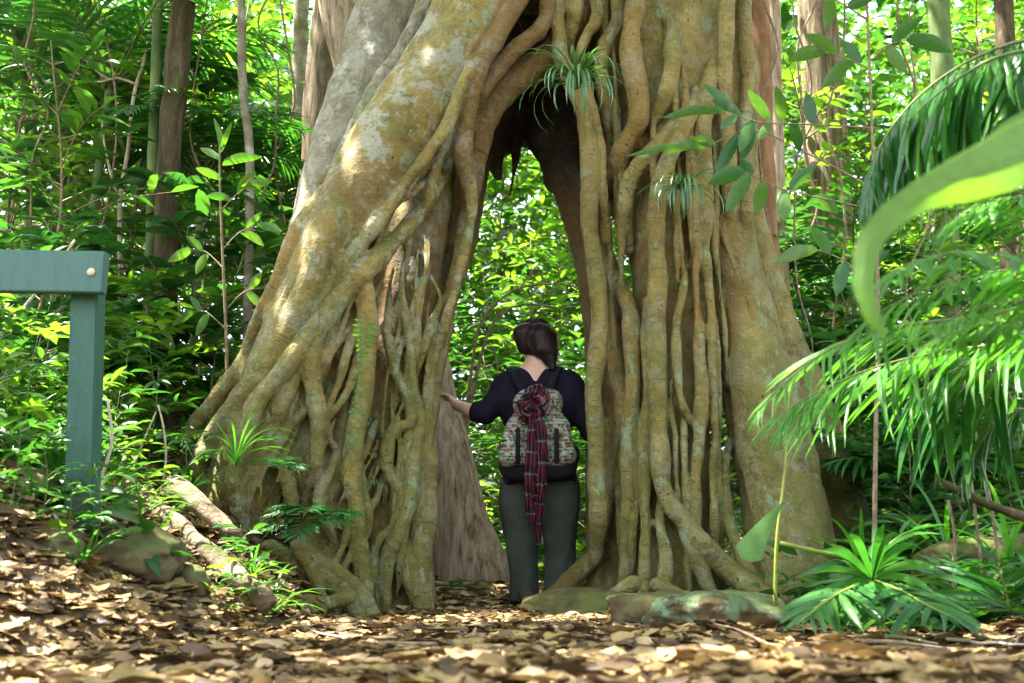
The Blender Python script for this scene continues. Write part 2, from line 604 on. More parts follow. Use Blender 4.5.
def ground(x, y):
    x = np.asarray(x, float)
    y = np.asarray(y, float)
    e = 1.32 - 0.12 * np.clip(y, 0, 7)
    u = np.maximum(-x - e, 0)
    bank = 1.25 * (1 - np.exp(-0.85 * u / 1.25)) * sstep(y, 1.6, 3.0)
    z = bank
    z = z + 0.05 * np.exp(-((y - 1.55) / 0.55) ** 2)                      # hump close to the lens
    z = z - 0.075 * sstep(y, 2.6, 4.0) * (1 - sstep(y, 5.0, 6.0)) * (1 - sstep(np.abs(x), 1.2, 2.0))
    z = z - 0.08 * sstep(y, 4.7, 5.5) * np.exp(-((x - 0.1) / 0.5) ** 2)     # hollow under the arch
    z = z + 0.12 * sstep(x, 1.1, 2.4) * sstep(y, 2.4, 3.6)
    z = z + 0.10 * sstep(y, 7.5, 16) * (y - 7.5)
    p = np.stack([x.ravel() * 1.7, y.ravel() * 1.7, 0 * x.ravel()], -1)
    n = vnoise(p, 3).reshape(x.shape) * 0.035 + vnoise(p * 3.1, 4).reshape(x.shape) * 0.015
    return z + n
# ---------------------------------------------------------------- the strangler fig
# cores (fused wood) and roots, each a run of image positions with a depth, traced to real places
def pxpath(pts, step=0.04):
    """pts: (px, py, depth, radius in px)"""
    q = []
    for px, py, d, r in pts:
        q.append([*P(px, py, d), r * mpp(py, d)])
    return spline(q, step)


CORES = [
    # left leg, inner half and outer fin
    [(520, -70, 5.55, 70), (478, 30, 5.5, 40), (446, 120, 5.45, 34), (428, 200, 5.4, 38), (412, 290, 5.38, 46), (396, 380, 5.36, 50), (388, 480, 5.34, 50), (386, 560, 5.3, 52), (386, 650, 5.3, 56)],
    [(500, -60, 5.15, 30), (466, 30, 5.08, 30), (410, 110, 5.04, 31), (372, 175, 5.0, 31), (340, 232, 5.0, 32), (305, 315, 5.0, 34), (282, 370, 4.98, 36), (264, 430, 4.96, 40), (240, 500, 4.95, 40)],
    [(525, -60, 5.1, 26), (500, 20, 5.06, 22), (446, 105, 5.02, 20), (402, 175, 5.0, 20), (370, 235, 5.0, 24), (345, 310, 5.05, 30), (330, 390, 5.06, 34), (325, 480, 5.05, 40), (330, 580, 5.05, 44), (330, 660, 5.05, 44)],
    [(478, -60, 5.2, 30), (448, 30, 5.14, 26), (392, 110, 5.08, 22), (345, 185, 5.05, 22), (318, 232, 5.05, 22), (286, 310, 5.05, 24)],
    # grey slab behind the fin
    [(420, -70, 6.0, 42), (404, 0, 5.95, 42), (378, 70, 5.9, 40), (346, 145, 5.82, 36), (322, 220, 5.7, 30), (296, 300, 5.36, 26), (262, 380, 5.2, 26)],
    [(455, -60, 5.75, 30), (432, 0, 5.66, 14), (405, 48, 5.6, 10), (378, 90, 5.56, 10), (350, 150, 5.5, 12), (322, 215, 5.42, 12)],
    # inner left wall of the passage
    [(505, 60, 6.05, 34), (482, 140, 5.95, 20), (476, 180, 5.9, 16), (464, 225, 5.85, 18), (446, 290, 5.75, 19), (428, 380, 5.65, 20), (410, 470, 5.6, 25), (404, 580, 5.6, 31)],
    # vault
    [(450, 60, 5.9, 36), (510, 55, 6.15, 40), (560, 70, 6.2, 44), (620, 90, 6.1, 50)],
    [(484, 138, 6.2, 27), (502, 128, 6.3, 26), (526, 118, 6.4, 27), (550, 126, 6.4, 30), (585, 142, 6.25, 38)],
    [(486, 150, 6.1, 15), (494, 162, 6.15, 10), (498, 176, 6.15, 6)],
    [(540, 140, 6.2, 14), (548, 156, 6.2, 12), (556, 180, 6.1, 12)],
    [(540, 128, 6.2, 16), (566, 180, 6.05, 20), (586, 235, 5.95, 24), (602, 300, 5.8, 26), (612, 380, 5.7, 30), (616, 480, 5.6, 34), (620, 600, 5.6, 40)],
    # right leg
    [(650, -70, 5.6, 95), (662, 60, 5.5, 74), (668, 160, 5.45, 66), (668, 260, 5.42, 58), (672, 360, 5.38, 56), (675, 460, 5.36, 58), (680, 620, 5.3, 70)],
    [(712, -70, 5.5, 44), (712, 60, 5.46, 38), (714, 160, 5.42, 36), (728, 240, 5.36, 34), (748, 330, 5.3, 38), (768, 430, 5.2, 46), (786, 520, 5.1, 48), (800, 640, 5.0, 54)],
    [(738, 60, 5.7, 20), (744, 200, 5.6, 18), (770, 320, 5.75, 26), (806, 430, 5.8, 34), (838, 550, 5.8, 40), (850, 640, 5.8, 44)],
    [(400, 230, 5.62, 26), (386, 285, 5.6, 28), (378, 340, 5.55, 30), (374, 410, 5.52, 30), (372, 480, 5.5, 32)],
    [(392, 225, 5.42, 22), (376, 270, 5.42, 24), (368, 330, 5.42, 27), (366, 410, 5.4, 30), (364, 500, 5.38, 32), (364, 620, 5.35, 34)],
    [(458, 130, 5.7, 18), (450, 180, 5.68, 18), (440, 240, 5.6, 18)],
    # top of the trunk above the arch
    [(470, -130, 5.7, 110), (560, -110, 5.9, 110), (650, -130, 5.7, 110)],
    [(560, -60, 6.0, 62), (562, 10, 6.02, 40)],
    [(600, -40, 5.75, 44), (614, 60, 5.7, 30), (622, 130, 5.66, 28), (626, 200, 5.6, 28)],
]
CORE_PATHS = [pxpath(c, 0.08) for c in CORES]
_ca = np.vstack([c[:-1] for c in CORE_PATHS])
_cb = np.vstack([c[1:] for c in CORE_PATHS])


def core_sdf(p):
    p = np.asarray(p, float)
    e = _cb[:, :3] - _ca[:, :3]
    t = np.clip(((p - _ca[:, :3]) * e).sum(1) / ((e * e).sum(1) + 1e-12), 0, 1)
    return (np.linalg.norm(p - _ca[:, :3] - t[:, None] * e, axis=1) - (_ca[:, 3] + t * (_cb[:, 3] - _ca[:, 3]))).min()


def trace(px, py):
    d = 4.0
    for _ in range(60):
        s = core_sdf(P(px, py, d))
        if s < 0.004:
            return d
        d += max(s * 0.9, 0.004)
        if d > 5.95:
            return None
    return d if d < 5.9 else None


# roots: points in image positions, radius start/end in px, forward offset in radii, depth (None: lies on the core)
ROOTS = [
    # --- left leg
    ('n', [(312, 205), (286, 262), (262, 315), (242, 362), (216, 402), (196, 424), (188, 446)], 11, 10, 0.1, None),
    ('n', [(345, 190), (322, 250), (297, 312), (268, 365), (238, 402), (212, 436), (196, 470)], 17, 13, 0.1, None),
    ('n', [(452, 150), (430, 195), (405, 229), (377, 259), (349, 287), (324, 318), (301, 345), (284, 372), (258, 402), (247, 436), (232, 480), (222, 520)], 11, 11, 0.9, None),
    ('n', [(405, 229), (377, 259), (349, 287), (328, 314), (312, 343), (311, 371), (317, 410), (317, 460), (310, 498)], 13, 8, 1.0, None),
    ('n', [(372, 250), (364, 273), (366, 325), (363, 378), (358, 430), (352, 470), (358, 520), (362, 566), (366, 622)], 12, 11, 0.6, None),
    ('n', [(360, 316), (344, 333), (328, 352), (320, 378), (316, 400)], 8, 8, 0.7, None),
    ('n', [(352, 284), (338, 316), (326, 345), (312, 356)], 5, 6, 0.6, None),
    ('n', [(393, 268), (389, 301), (387, 336), (396, 371), (411, 403), (410, 424), (392, 430), (384, 450), (390, 476), (402, 494), (394, 522), (376, 548), (374, 622)], 9, 8, 0.6, None),
    ('n', [(409, 236), (402, 275), (404, 310), (409, 340), (414, 389), (420, 420), (413, 456), (415, 493), (401, 530), (384, 563), (377, 620)], 7, 8, 0.7, None),
    ('n', [(421, 250), (430, 276), (441, 302), (428, 338), (417, 370), (410, 395)], 5, 6, 0.8, None),
    ('n', [(480, 200), (470, 250), (459, 282), (442, 303), (428, 336), (418, 366), (414, 390)], 10, 7, 0.9, None),
    ('n', [(463, 262), (456, 290), (445, 322), (434, 358), (428, 396), (424, 430), (416, 470)], 8, 7, 0.7, None),
    ('n', [(413, 262), (402, 286), (394, 322), (398, 352)], 5, 5, 0.7, None),
    ('n', [(419, 244), (414, 300), (408, 330), (402, 365)], 5, 4, 0.6, None),
    ('n', [(470, 104), (463, 140), (470, 190), (470, 225), (462, 262), (447, 318), (434, 360)], 11, 8, 0.6, 5.12),
    ('n', [(462, 96), (449, 138), (434, 176), (426, 204), (410, 226), (407, 252), (404, 290)], 7, 6, 0.6, 5.1),
    ('n', [(484, 40), (462, 82), (446, 128), (425, 158), (404, 184), (384, 216), (366, 250)], 7, 7, 0.6, None),
    ('n', [(440, 156), (420, 186), (398, 206), (384, 222)], 4, 4, 0.5, None),
    ('n', [(396, 190), (380, 218), (358, 248), (340, 275), (322, 300)], 10, 11, 0.7, None),
    # arch
    ('a', [(530, -30), (503, 26), (483, 56), (472, 86), (466, 118), (462, 150), (470, 200)], 14, 10, 0.3, 5.03),
    ('a', [(550, -30), (545, 18), (530, 36), (510, 52), (490, 78), (479, 104), (474, 140)], 10, 9, 0.3, 5.1),
    ('a', [(580, 10), (557, 44), (529, 68), (499, 94), (482, 124), (474, 160), (468, 220)], 17, 15, 0.3, 5.28),
    ('a', [(520, 22), (523, 46)], 3, 3, 0.3, 5.12),
    ('a', [(516, 140), (515, 160), (512, 180), (510, 194)], 8, 3, 0.3, 6.15),
    ('i', [(474, 180), (461, 240), (449, 310), (432, 390), (421, 470), (418, 540), (424, 630)], 14, 14, 0.3, 5.45),
    # left leg low
    ('n', [(276, 440), (284, 464), (290, 493), (295, 540), (298, 566)], 11, 10, 0.5, None),
    ('n', [(306, 436), (309, 455), (312, 479), (301, 508)], 7, 6, 0.7, None),
    ('n', [(272, 452), (256, 466), (240, 484), (238, 508), (250, 532), (262, 552)], 9, 9, 0.7, None),
    ('n', [(246, 436), (240, 460), (232, 486), (236, 520)], 8, 9, 0.5, None),
    ('n', [(270, 548), (288, 562), (330, 580), (352, 600), (366, 630)], 13, 13, 1.0, 4.72),
    ('n', [(300, 546), (318, 560), (344, 578), (362, 598), (378, 630)], 9, 9, 1.0, 4.72),
    ('n', [(296, 548), (309, 568), (320, 594), (328, 624)], 7, 7, 1.0, 4.66),
    ('n', [(420, 420), (416, 442), (409, 490), (402, 522), (388, 564), (388, 624)], 9, 7, 0.9, None),
    ('n', [(428, 420), (430, 470), (426, 520), (420, 560), (424, 624)], 10, 12, 0.6, None),
    ('n', [(404, 530), (409, 560), (413, 590), (428, 628)], 10, 12, 0.6, None),
    ('n', [(428, 420), (421, 480), (420, 530), (424, 580), (428, 630)], 9, 11, 0.4, 5.25),
    ('n', [(356, 440), (360, 476), (368, 520), (356, 556)], 9, 6, 0.6, None),
    ('n', [(376, 420), (366, 450), (352, 478)], 6, 6, 0.6, None),
    ('n', [(345, 440), (330, 470), (318, 500), (330, 530), (342, 560)], 8, 8, 0.3, None),
    ('n', [(336, 420), (326, 440), (318, 468), (324, 500)], 4, 4, 0.8, None),
    ('n', [(328, 514), (346, 530), (362, 552)], 5, 5, 0.9, None),
    ('n', [(300, 350), (292, 384), (278, 412), (274, 450)], 8, 8, 0.6, None),
    ('n', [(330, 386), (322, 412), (330, 440), (346, 456)], 6, 6, 0.5, None),
    ('n', [(228, 420), (206, 446), (200, 476), (210, 500)], 10, 9, 0.4, None),
    ('n', [(214, 404), (194, 430), (184, 462)], 8, 8, 0.3, None),
    # --- right leg
    ('n', [(556, -30), (557, 20), (560, 50), (571, 84), (583, 116), (590, 162), (591, 240), (597, 290), (597, 340), (594, 380), (596, 430), (597, 500), (594, 560)], 10, 11, 0.3, 5.15),
    ('n', [(577, -30), (574, 20), (568, 40), (570, 62)], 10, 9, 0.3, 5.18),
    ('n', [(592, -30), (600, 14), (590, 34), (580, 60), (586, 90), (596, 130), (600, 180), (606, 240)], 8, 8, 0.5, 5.16),
    ('n', [(616, -30), (618, 20), (606, 46), (600, 70), (604, 100), (612, 140)], 8, 9, 0.4, 5.2),
    ('n', [(604, -20), (606, 20), (612, 60), (620, 84)], 5, 6, 0.4, 5.25),
    ('n', [(642, -30), (634, 10), (630, 40), (633, 66), (638, 92), (638, 122), (622, 152), (607, 182), (598, 220), (600, 244), (612, 272), (626, 302), (632, 340), (633, 372), (630, 400), (629, 460), (627, 520), (622, 600)], 13, 9, 1.0, None),
    ('n', [(612, 270), (606, 300), (612, 340), (618, 370), (622, 430), (614, 470), (606, 510), (596, 548), (575, 574), (548, 600)], 11, 13, 0.8, None),
    ('n', [(682, 112), (664, 140), (644, 160), (628, 186), (623, 218), (628, 250)], 9, 8, 0.7, None),
    ('n', [(700, 90), (686, 124), (668, 160), (658, 200), (656, 240), (657, 300), (656, 380), (660, 440), (664, 490), (668, 505), (694, 536), (722, 564), (752, 588), (775, 606)], 11, 13, 1.0, None),
    ('n', [(646, 300), (648, 380), (645, 450), (645, 511), (645, 600)], 7, 9, 1.1, None),
    ('n', [(662, 490), (659, 525), (666, 557), (664, 606)], 9, 10, 1.3, None),
    ('n', [(676, 500), (684, 536), (700, 566), (712, 604)], 10, 9, 0.8, None),
    ('n', [(640, 480), (632, 530), (628, 570), (608, 604)], 7, 8, 0.8, None),
    ('n', [(704, 220), (708, 290), (712, 360), (713, 440), (712, 500), (716, 560)], 7, 5, 0.9, None),
    ('n', [(688, 250), (682, 290), (676, 336), (680, 396), (693, 426), (700, 450)], 5, 5, 0.7, None),
    ('n', [(696, 300), (700, 368), (698, 450), (694, 520), (700, 570)], 9, 8, 0.3, None),
    ('n', [(744, -30), (746, 80), (745, 180), (748, 250)], 9, 7, 0.3, None),
    ('n', [(726, -30), (724, 80), (728, 170), (734, 240)], 9, 8, 0.4, None),
    ('n', [(712, 60), (706, 110), (704, 150), (706, 210), (700, 270)], 10, 9, 0.5, None),
    ('n', [(668, 20), (672, 60), (664, 100), (648, 130)], 9, 8, 0.4, None),
    ('n', [(730, 440), (724, 480), (728, 520), (744, 560), (764, 596)], 7, 9, 0.4, None),
    ('n', [(655, 586), (690, 600), (720, 604)], 10, 9, 0.8, 4.85),
    ('n', [(632, 584), (604, 600), (560, 610), (530, 618)], 9, 6, 0.8, 4.75),
    ('n', [(742, 588), (780, 600), (822, 606), (860, 610)], 9, 6, 0.8, 4.6),
    ('n', [(350, 596), (310, 606), (270, 606), (240, 600)], 8, 6, 0.8, 4.5),
    ('n', [(800, 590), (836, 600), (870, 606)], 9, 6, 0.8, 4.7),
]


# wood between the roots lies a little deeper than the line the roots follow; the fin and the grey slab do not
SHRINK = {0: 0.085, 1: 0.0, 2: 0.05, 3: 0.0, 4: 0.0, 5: 0.0, 7: 0.0, 8: 0.0, 9: 0.0, 10: 0.0, 12: 0.11, 13: 0.035, 14: 0.0}


PITS = [([(334, 372), (328, 410), (330, 450)], 13), ([(338, 300), (330, 330)], 8), ([(402, 250), (398, 300), (396, 340)], 11), ([(432, 262), (430, 300)], 8), ([(424, 300), (420, 330)], 8),
        ([(436, 340), (430, 400)], 8), ([(405, 355), (398, 385)], 8), ([(400, 440), (398, 470)], 12), ([(408, 500), (396, 545), (392, 590)], 11), ([(400, 560), (400, 600)], 9), ([(375, 470), (380, 510)], 10),
        ([(270, 480), (262, 510)], 14), ([(312, 510), (318, 540)], 10), ([(345, 500), (345, 540)], 9), ([(424, 550), (426, 600)], 9), ([(440, 150), (424, 180), (408, 212)], 10),
        ([(616, 180), (612, 240), (618, 280)], 9), ([(644, 180), (642, 240), (644, 290)], 8), ([(692, 280), (690, 360), (688, 440)], 9), ([(722, 400), (724, 470), (722, 530)], 12), ([(735, 480), (745, 540), (755, 575)], 11),
        ([(606, 320), (604, 370), (606, 410)], 9), ([(678, 440), (684, 490)], 9), ([(618, 520), (608, 580)], 8), ([(600, 30), (598, 70), (604, 110)], 8), ([(624, 40), (620, 100), (612, 140)], 8)]


def build_fig():
    rng = np.random.RandomState(11)
    s = SDF((-2.0, 4.3, -0.25), (2.05, 6.95, 4.3), 0.0115)
    for ci, c in enumerate(CORE_PATHS):
        q = c.copy()
        q[:, 3] *= 1 + 0.06 * vnoise(q[:, :3] * 4, 8)
        q[:, 3] -= SHRINK.get(ci, 0.03)
        s.tube(q, 0.035 if ci in (3, 4, 5) else 0.08, 0.16)
    # pits between the roots, where the lattice stands clear of the wood behind it
    for pts, r in PITS:
        q = []
        for a, b in spline(np.column_stack([np.array(pts, float), np.zeros(len(pts))]), 12)[:, :2]:
            t = trace(a, b)
            if t:
                q.append([*P(a, b, t + 0.05), r * mpp(b, t)])
        if len(q) > 1:
            s.tube(np.array(q), 0.03, 0.08, op='sub')
    # the black hollow that runs up inside the trunk above the arch
    s.tube(pxpath([(528, 165, 5.72, 30), (534, 110, 5.72, 44), (545, 50, 5.74, 42), (556, -30, 5.78, 34)], 0.08), 0.05, 0.1, op='sub')
    paths = []
    for kindc, pts, r0, r1, off, dep in ROOTS:
        pts = np.array(pts, float)
        n = len(pts)
        q2 = spline(np.column_stack([pts, np.zeros(n)]), 9.0)
        m = len(q2)
        f = np.linspace(0, 1, m)
        cx, cy = q2[:, 0].mean(), q2[:, 1].mean()
        slim = 0.66 if (376 < cx < 486 and 230 < cy < 500) else (0.88 if 600 < cx < 735 and cy > 240 else 1.0)
        rp = 0.86 * slim * (r0 + (r1 - r0) * f)
        rp = rp * (1 + 0.13 * vnoise(np.column_stack([f * len(pts) * 1.7, np.full(m, len(paths) * 7.3), np.zeros(m)]), 5))
        if dep is None:
            ds = np.array([trace(a, b) or np.nan for a, b in q2[:, :2]])
            ok = ~np.isnan(ds)
            if not ok.any():
                ds[:] = 5.1
            else:
                ds = np.interp(np.arange(m), np.arange(m)[ok], ds[ok])
            k = np.ones(7) / 7
            ds = np.convolve(np.pad(ds, 3, 'edge'), k, 'valid')
            ds = ds - (off - 0.25) * rp * 0.0052
            # ends dive into the wood they grow from
            g = np.linspace(0, 1, m) * (m - 1)
            if pts[0][1] > -20:
                w = np.clip(1 - g / 4.0, 0, 1)
                ds += w * (rp * 0.0052 * 1.3 + 0.07)
                rp = rp * (1 - 0.35 * w)
            if pts[-1][1] < 590:
                w = np.clip(1 - (m - 1 - g) / 4.0, 0, 1)
                ds += w * (rp * 0.0052 * 1.3 + 0.07)
                rp = rp * (1 - 0.35 * w)
        else:
            ds = np.full(m, float(dep))
            if dep < 4.9:
                pass
            # fixed-depth roots ease onto the core where it is nearer
            for i in range(m):
                t = trace(*q2[i, :2])
                if t is not None and t < dep + 0.1:
                    ds[i] = min(dep, t + 0.02)
            ds = np.convolve(np.pad(ds, 3, 'edge'), np.ones(7) / 7, 'valid')
            if pts[-1][1] < 590 and kindc != 'i':
                w = np.clip(1 - np.arange(m)[::-1] / 5.0, 0, 1)
                ds = ds + 0.13 * w
                rp = rp * (1 - 0.4 * w)
        path = np.array([[*P(a, b, d), r * mpp(b, d)] for (a, b), d, r in zip(q2[:, :2], ds, rp)])
        path[:, :3] += 0.012 * np.stack([vnoise(path[:, :3] * 5 + 31 * c, 40 + c) for c in range(3)], 1)
        paths.append((kindc, path))
        s.tube(path, 0.015, 0.06)
    # small rootlets that wander down the core between the big ones
    extra = []
    for k in range(92):
        if k < 60:
            x0, y0 = rng.uniform(300, 450), rng.uniform(200, 480)
            dx = -0.42 if x0 < 395 else -0.12
        else:
            x0, y0 = rng.uniform(590, 722), rng.uniform(20, 440)
            dx = 0.05 + 0.3 * (x0 > 715)
        ln = rng.uniform(70, 260)
        pts = []
        for i in range(6):
            f = i / 5
            pts.append((x0 + dx * f * ln + rng.uniform(-5, 5) * (1 if x0 < 500 else 0.5), y0 + f * ln))
        r = rng.uniform(1.6, 4.0) if x0 > 380 else rng.uniform(1.6, 4.2)
        q2 = spline(np.column_stack([np.array(pts), np.zeros(6)]), 9.0)
        ds = [trace(a, b) for a, b in q2[:, :2]]
        if any(d is None for d in ds):
            continue
        ds = np.convolve(np.pad(np.array(ds), 3, 'edge'), np.ones(7) / 7, 'valid')
        m = len(q2)
        w = np.clip(1 - np.minimum(np.arange(m), m - 1 - np.arange(m)) / 4.0, 0, 1)
        path = np.array([[*P(a, b, d - 0.2 * r * 0.0052 + 0.07 * v), r * mpp(b, d) * (1 - 0.5 * v)] for (a, b), d, v in zip(q2[:, :2], ds, w)])
        extra.append(('x', path))
        s.tube(path, 0.018, 0.06)
    V, tri, quad = s.mesh()
    F = quad
    # orientation
    a, b, c = V[F[:, 0]], V[F[:, 1]], V[F[:, 2]]
    if np.einsum('ij,ij->i', a, np.cross(b - a, c - a)).sum() < 0:
        F = F[:, ::-1]
    # nearest root of every vertex
    n = len(V)
    best = np.full(n, 1.0)
    rid = np.full(n, -1)
    along = np.zeros(n)
    allp = paths + extra
    Vf = V.astype(np.float32)
    for k, (_, p) in enumerate(allp):
        lo, hi = p[:, :3].min(0) - 0.2, p[:, :3].max(0) + 0.2
        ix = np.where(np.all((Vf > lo) & (Vf < hi), axis=1))[0]
        if not len(ix):
            continue
        q = Vf[ix]
        bd = np.full(len(ix), 9.0)
        ba = np.zeros(len(ix))
        acc = 0.0
        for i in range(len(p) - 1):
            e = p[i + 1, :3] - p[i, :3]
            L = np.linalg.norm(e) + 1e-9
            t = np.clip(((q - p[i, :3]) @ e) / (L * L), 0, 1)
            d = np.linalg.norm(q - p[i, :3] - t[:, None] * e, axis=1) - (p[i, 3] + t * (p[i + 1, 3] - p[i, 3]))
            u = d < bd
            bd[u] = d[u]
            ba[u] = acc + t[u] * L
            acc += L
        u = bd < best[ix]
        best[ix[u]] = bd[u]
        rid[ix[u]] = k
        along[ix[u]] = ba[u]
    on = best < 0.012
    rootness = np.clip(1 - best / 0.03, 0, 1) * (rid >= 0)
    rid2 = np.where(on, rid, -1)
    rt = rng.rand(len(allp) + 1)
    kinds = np.array([k for k, _ in allp] + ['c'])
    rt[:-1][kinds[:-1] == 'a'] = 0.8
    tint = np.where(rid2 >= 0, rt[rid2], 0.25)
    # bare reddish wood: in the vault, and on the arch roots
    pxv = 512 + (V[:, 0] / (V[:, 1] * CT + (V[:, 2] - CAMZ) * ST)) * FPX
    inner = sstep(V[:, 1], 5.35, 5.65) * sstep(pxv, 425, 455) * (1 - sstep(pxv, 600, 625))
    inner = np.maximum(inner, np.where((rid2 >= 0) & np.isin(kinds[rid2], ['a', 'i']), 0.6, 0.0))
    # bare brown wood of the core, darker in the recesses between the roots
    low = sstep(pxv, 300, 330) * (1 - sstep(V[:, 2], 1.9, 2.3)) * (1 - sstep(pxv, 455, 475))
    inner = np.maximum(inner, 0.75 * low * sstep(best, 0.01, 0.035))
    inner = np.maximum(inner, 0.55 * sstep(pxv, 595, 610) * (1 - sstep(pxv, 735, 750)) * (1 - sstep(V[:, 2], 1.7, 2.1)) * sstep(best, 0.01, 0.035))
    lich = np.clip(sstep(V[:, 2], 0.9, 2.3) * (1 - sstep(pxv, 452, 520)) + 0.22, 0, 1) * (1 - inner)
    # the slab behind the fin is grey with crust
    pyv = H / 2 - (((V[:, 2] - CAMZ) * CT - V[:, 1] * ST) / (V[:, 1] * CT + (V[:, 2] - CAMZ) * ST)) * FPX
    lich = np.maximum(lich, 1.6 * sstep(450 - 0.68 * pyv - pxv, 0, 10) * sstep(V[:, 1], 5.25, 5.4) * sstep(V[:, 2], 1.3, 1.9))
    hollow_shade = sstep(V[:, 1], 5.45, 5.7) * sstep(pxv, 470, 485) * (1 - sstep(pxv, 598, 606)) * (1 - sstep(pyv, 150, 230))  # mask for the shade painted inside the hollow above the arch
    # lumps of the wood itself
    N = np.zeros_like(V)
    fn = np.cross(V[F[:, 2]] - V[F[:, 0]], V[F[:, 3]] - V[F[:, 1]])
    for j in range(4):
        np.add.at(N, F[:, j], fn)
    N = nrm(N)
    disp = 0.010 * vnoise(V * np.array([5, 5, 3.2]), 21) + 0.007 * vnoise(V * np.array([14, 14, 9.0]), 22) + 0.0025 * vnoise(V * 36, 23)
    V = V + N * disp[:, None]
    fn = np.cross(V[F[:, 2]] - V[F[:, 0]], V[F[:, 3]] - V[F[:, 1]])
    N[:] = 0
    for j in range(4):
        np.add.at(N, F[:, j], fn)
    N = nrm(N)

    base = np.array([0.0, 5.2, 0.0])
    fig = thing('strangler_fig', 'huge strangler fig whose lattice of fused roots forms a walk-through arch', 'tree', base)
    nroot = len(paths)
    fr = rid2[F]
    # a face belongs to the id most of its corners have
    fid = np.where(fr[:, 0] == fr[:, 1], fr[:, 0], np.where(fr[:, 2] == fr[:, 3], fr[:, 2], fr[:, 0]))
    fid = np.where(fid >= nroot, -1, fid)
    cnt = np.bincount(fid + 1, minlength=nroot + 1)
    for k in range(-1, nroot):
        if k >= 0 and cnt[k + 1] < 60:
            fid[fid == k] = -1
    # stray pieces of a root's surface belong to the trunk
    for k in range(nroot):
        ix = np.where(fid == k)[0]
        if not len(ix):
            continue
        u, inv = np.unique(F[ix], return_inverse=True)
        f = inv.reshape(-1, 4)
        lab = np.arange(len(u))
        for _ in range(400):
            mn = lab[f].min(1)
            new = lab.copy()
            for j in range(4):
                np.minimum.at(new, f[:, j], mn)
            new = new[new]
            if (new == lab).all():
                break
            lab = new
        lf = lab[f[:, 0]]
        big = np.bincount(lf).argmax()
        fid[ix[lf != big]] = -1
    for k in range(-1, nroot):
        fk = F[fid == k]
        if not len(fk):
            continue
        u, inv = np.unique(fk, return_inverse=True)
        o = obj('trunk' if k < 0 else 'root', V[u] - base, inv.reshape(-1, 4), M['fig'], fig)
        me = o.data
        if len(me.vertices) == len(u):
            me.normals_split_custom_set_from_vertices(N[u].tolist())
        for nm, arr in (('tint', tint), ('along', along), ('rootness', rootness), ('inner', inner), ('lichen', lich), ('hollow_shade', hollow_shade)):
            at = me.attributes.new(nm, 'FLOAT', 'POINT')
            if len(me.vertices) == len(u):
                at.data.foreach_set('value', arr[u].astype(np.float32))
    return fig


fig = build_fig()
# ---------------------------------------------------------------- the walker
def tapestry_mat():
    """woven bands of white, green, red and black"""
    t = NT('tapestry')
    co = t.coord()
    s = t.n('ShaderNodeSeparateXYZ', {0: co})
    z, x = s.outputs[2], t.math('ADD', s.outputs[0], t.math('MULTIPLY', s.outputs[1], 0.6))
    wob = t.math('MULTIPLY', t.math('SUBTRACT', t.noise(co, 14, 3), 0.5), 0.02)
    zz = t.math('ADD', z, wob)
    band = t.math('FRACT', t.math('MULTIPLY', zz, 19.0))
    row = t.math('FLOOR', t.math('MULTIPLY', zz, 70.0))
    cell = t.math('FLOOR', t.math('MULTIPLY', t.math('ADD', x, t.math('MULTIPLY', row, 0.0037)), 75.0))
    rnd = t.n('ShaderNodeTexWhiteNoise', {'Vector': t.n('ShaderNodeCombineXYZ', {0: cell, 1: row, 2: 0.0}).outputs[0]}, noise_dimensions='3D').outputs[0]
    a = t.ramp(rnd, [(0.0, (0.55, 0.58, 0.50)), (0.36, (0.10, 0.30, 0.13)), (0.6, (0.30, 0.44, 0.25)), (0.68, (0.32, 0.03, 0.035)), (0.84, (0.02, 0.02, 0.025))], 'CONSTANT')
    b = t.ramp(band, [(0.0, (0.5, 0.53, 0.46)), (0.18, (0.03, 0.035, 0.035)), (0.26, (0.22, 0.36, 0.2)), (0.5, (0.28, 0.04, 0.045)), (0.6, (0.5, 0.5, 0.42)), (0.8, (0.05, 0.16, 0.08))], 'CONSTANT')
    c = t.mix(1.0, t.mix(0.62, b, a), (0.6, 0.52, 0.52), 'MULTIPLY')
    return t.done(t.bsdf(c, 0.9, t.bump(t.noise(co, 300, 2), 0.4, 0.002), 0.1))


def plaid_mat():
    t = NT('scarf_plaid')
    uv = t.n('ShaderNodeAttribute', attribute_name='uvw').outputs['Vector']
    s = t.n('ShaderNodeSeparateXYZ', {0: uv})
    def bands(v, k):
        return t.math('FRACT', t.math('MULTIPLY', v, k))
    a = t.ramp(bands(s.outputs[0], 13.0), [(0, (0.012, 0.01, 0.014)), (0.36, (0.085, 0.006, 0.011)), (0.72, (0.2, 0.16, 0.175)), (0.82, (0.03, 0.012, 0.02))], 'CONSTANT')
    b = t.ramp(bands(s.outputs[1], 9.0), [(0, (0.085, 0.006, 0.011)), (0.42, (0.015, 0.012, 0.016)), (0.78, (0.18, 0.14, 0.155)), (0.88, (0.05, 0.012, 0.02))], 'CONSTANT')
    c = t.mix(0.5, a, b)
    return t.done(t.bsdf(c, 0.9, t.bump(t.noise(t.coord(), 220, 2), 0.4, 0.002), 0.1))


def cloth_mat(name, c1, c2, sc=(1, 1, 1), scale=90, rough=0.9):
    t = NT(name)
    co = t.coord()
    n = t.noise(t.mapping(co, sc), scale, 4, 0.6)
    f = t.noise(co, 5, 4, 0.6)
    c = t.mix(t.step(f, 0.35, 0.65), c1, c2)
    return t.done(t.bsdf(c, rough, t.bump(t.math('ADD', n, t.math('MULTIPLY', f, 3.0)), 0.4, 0.006), 0.15))


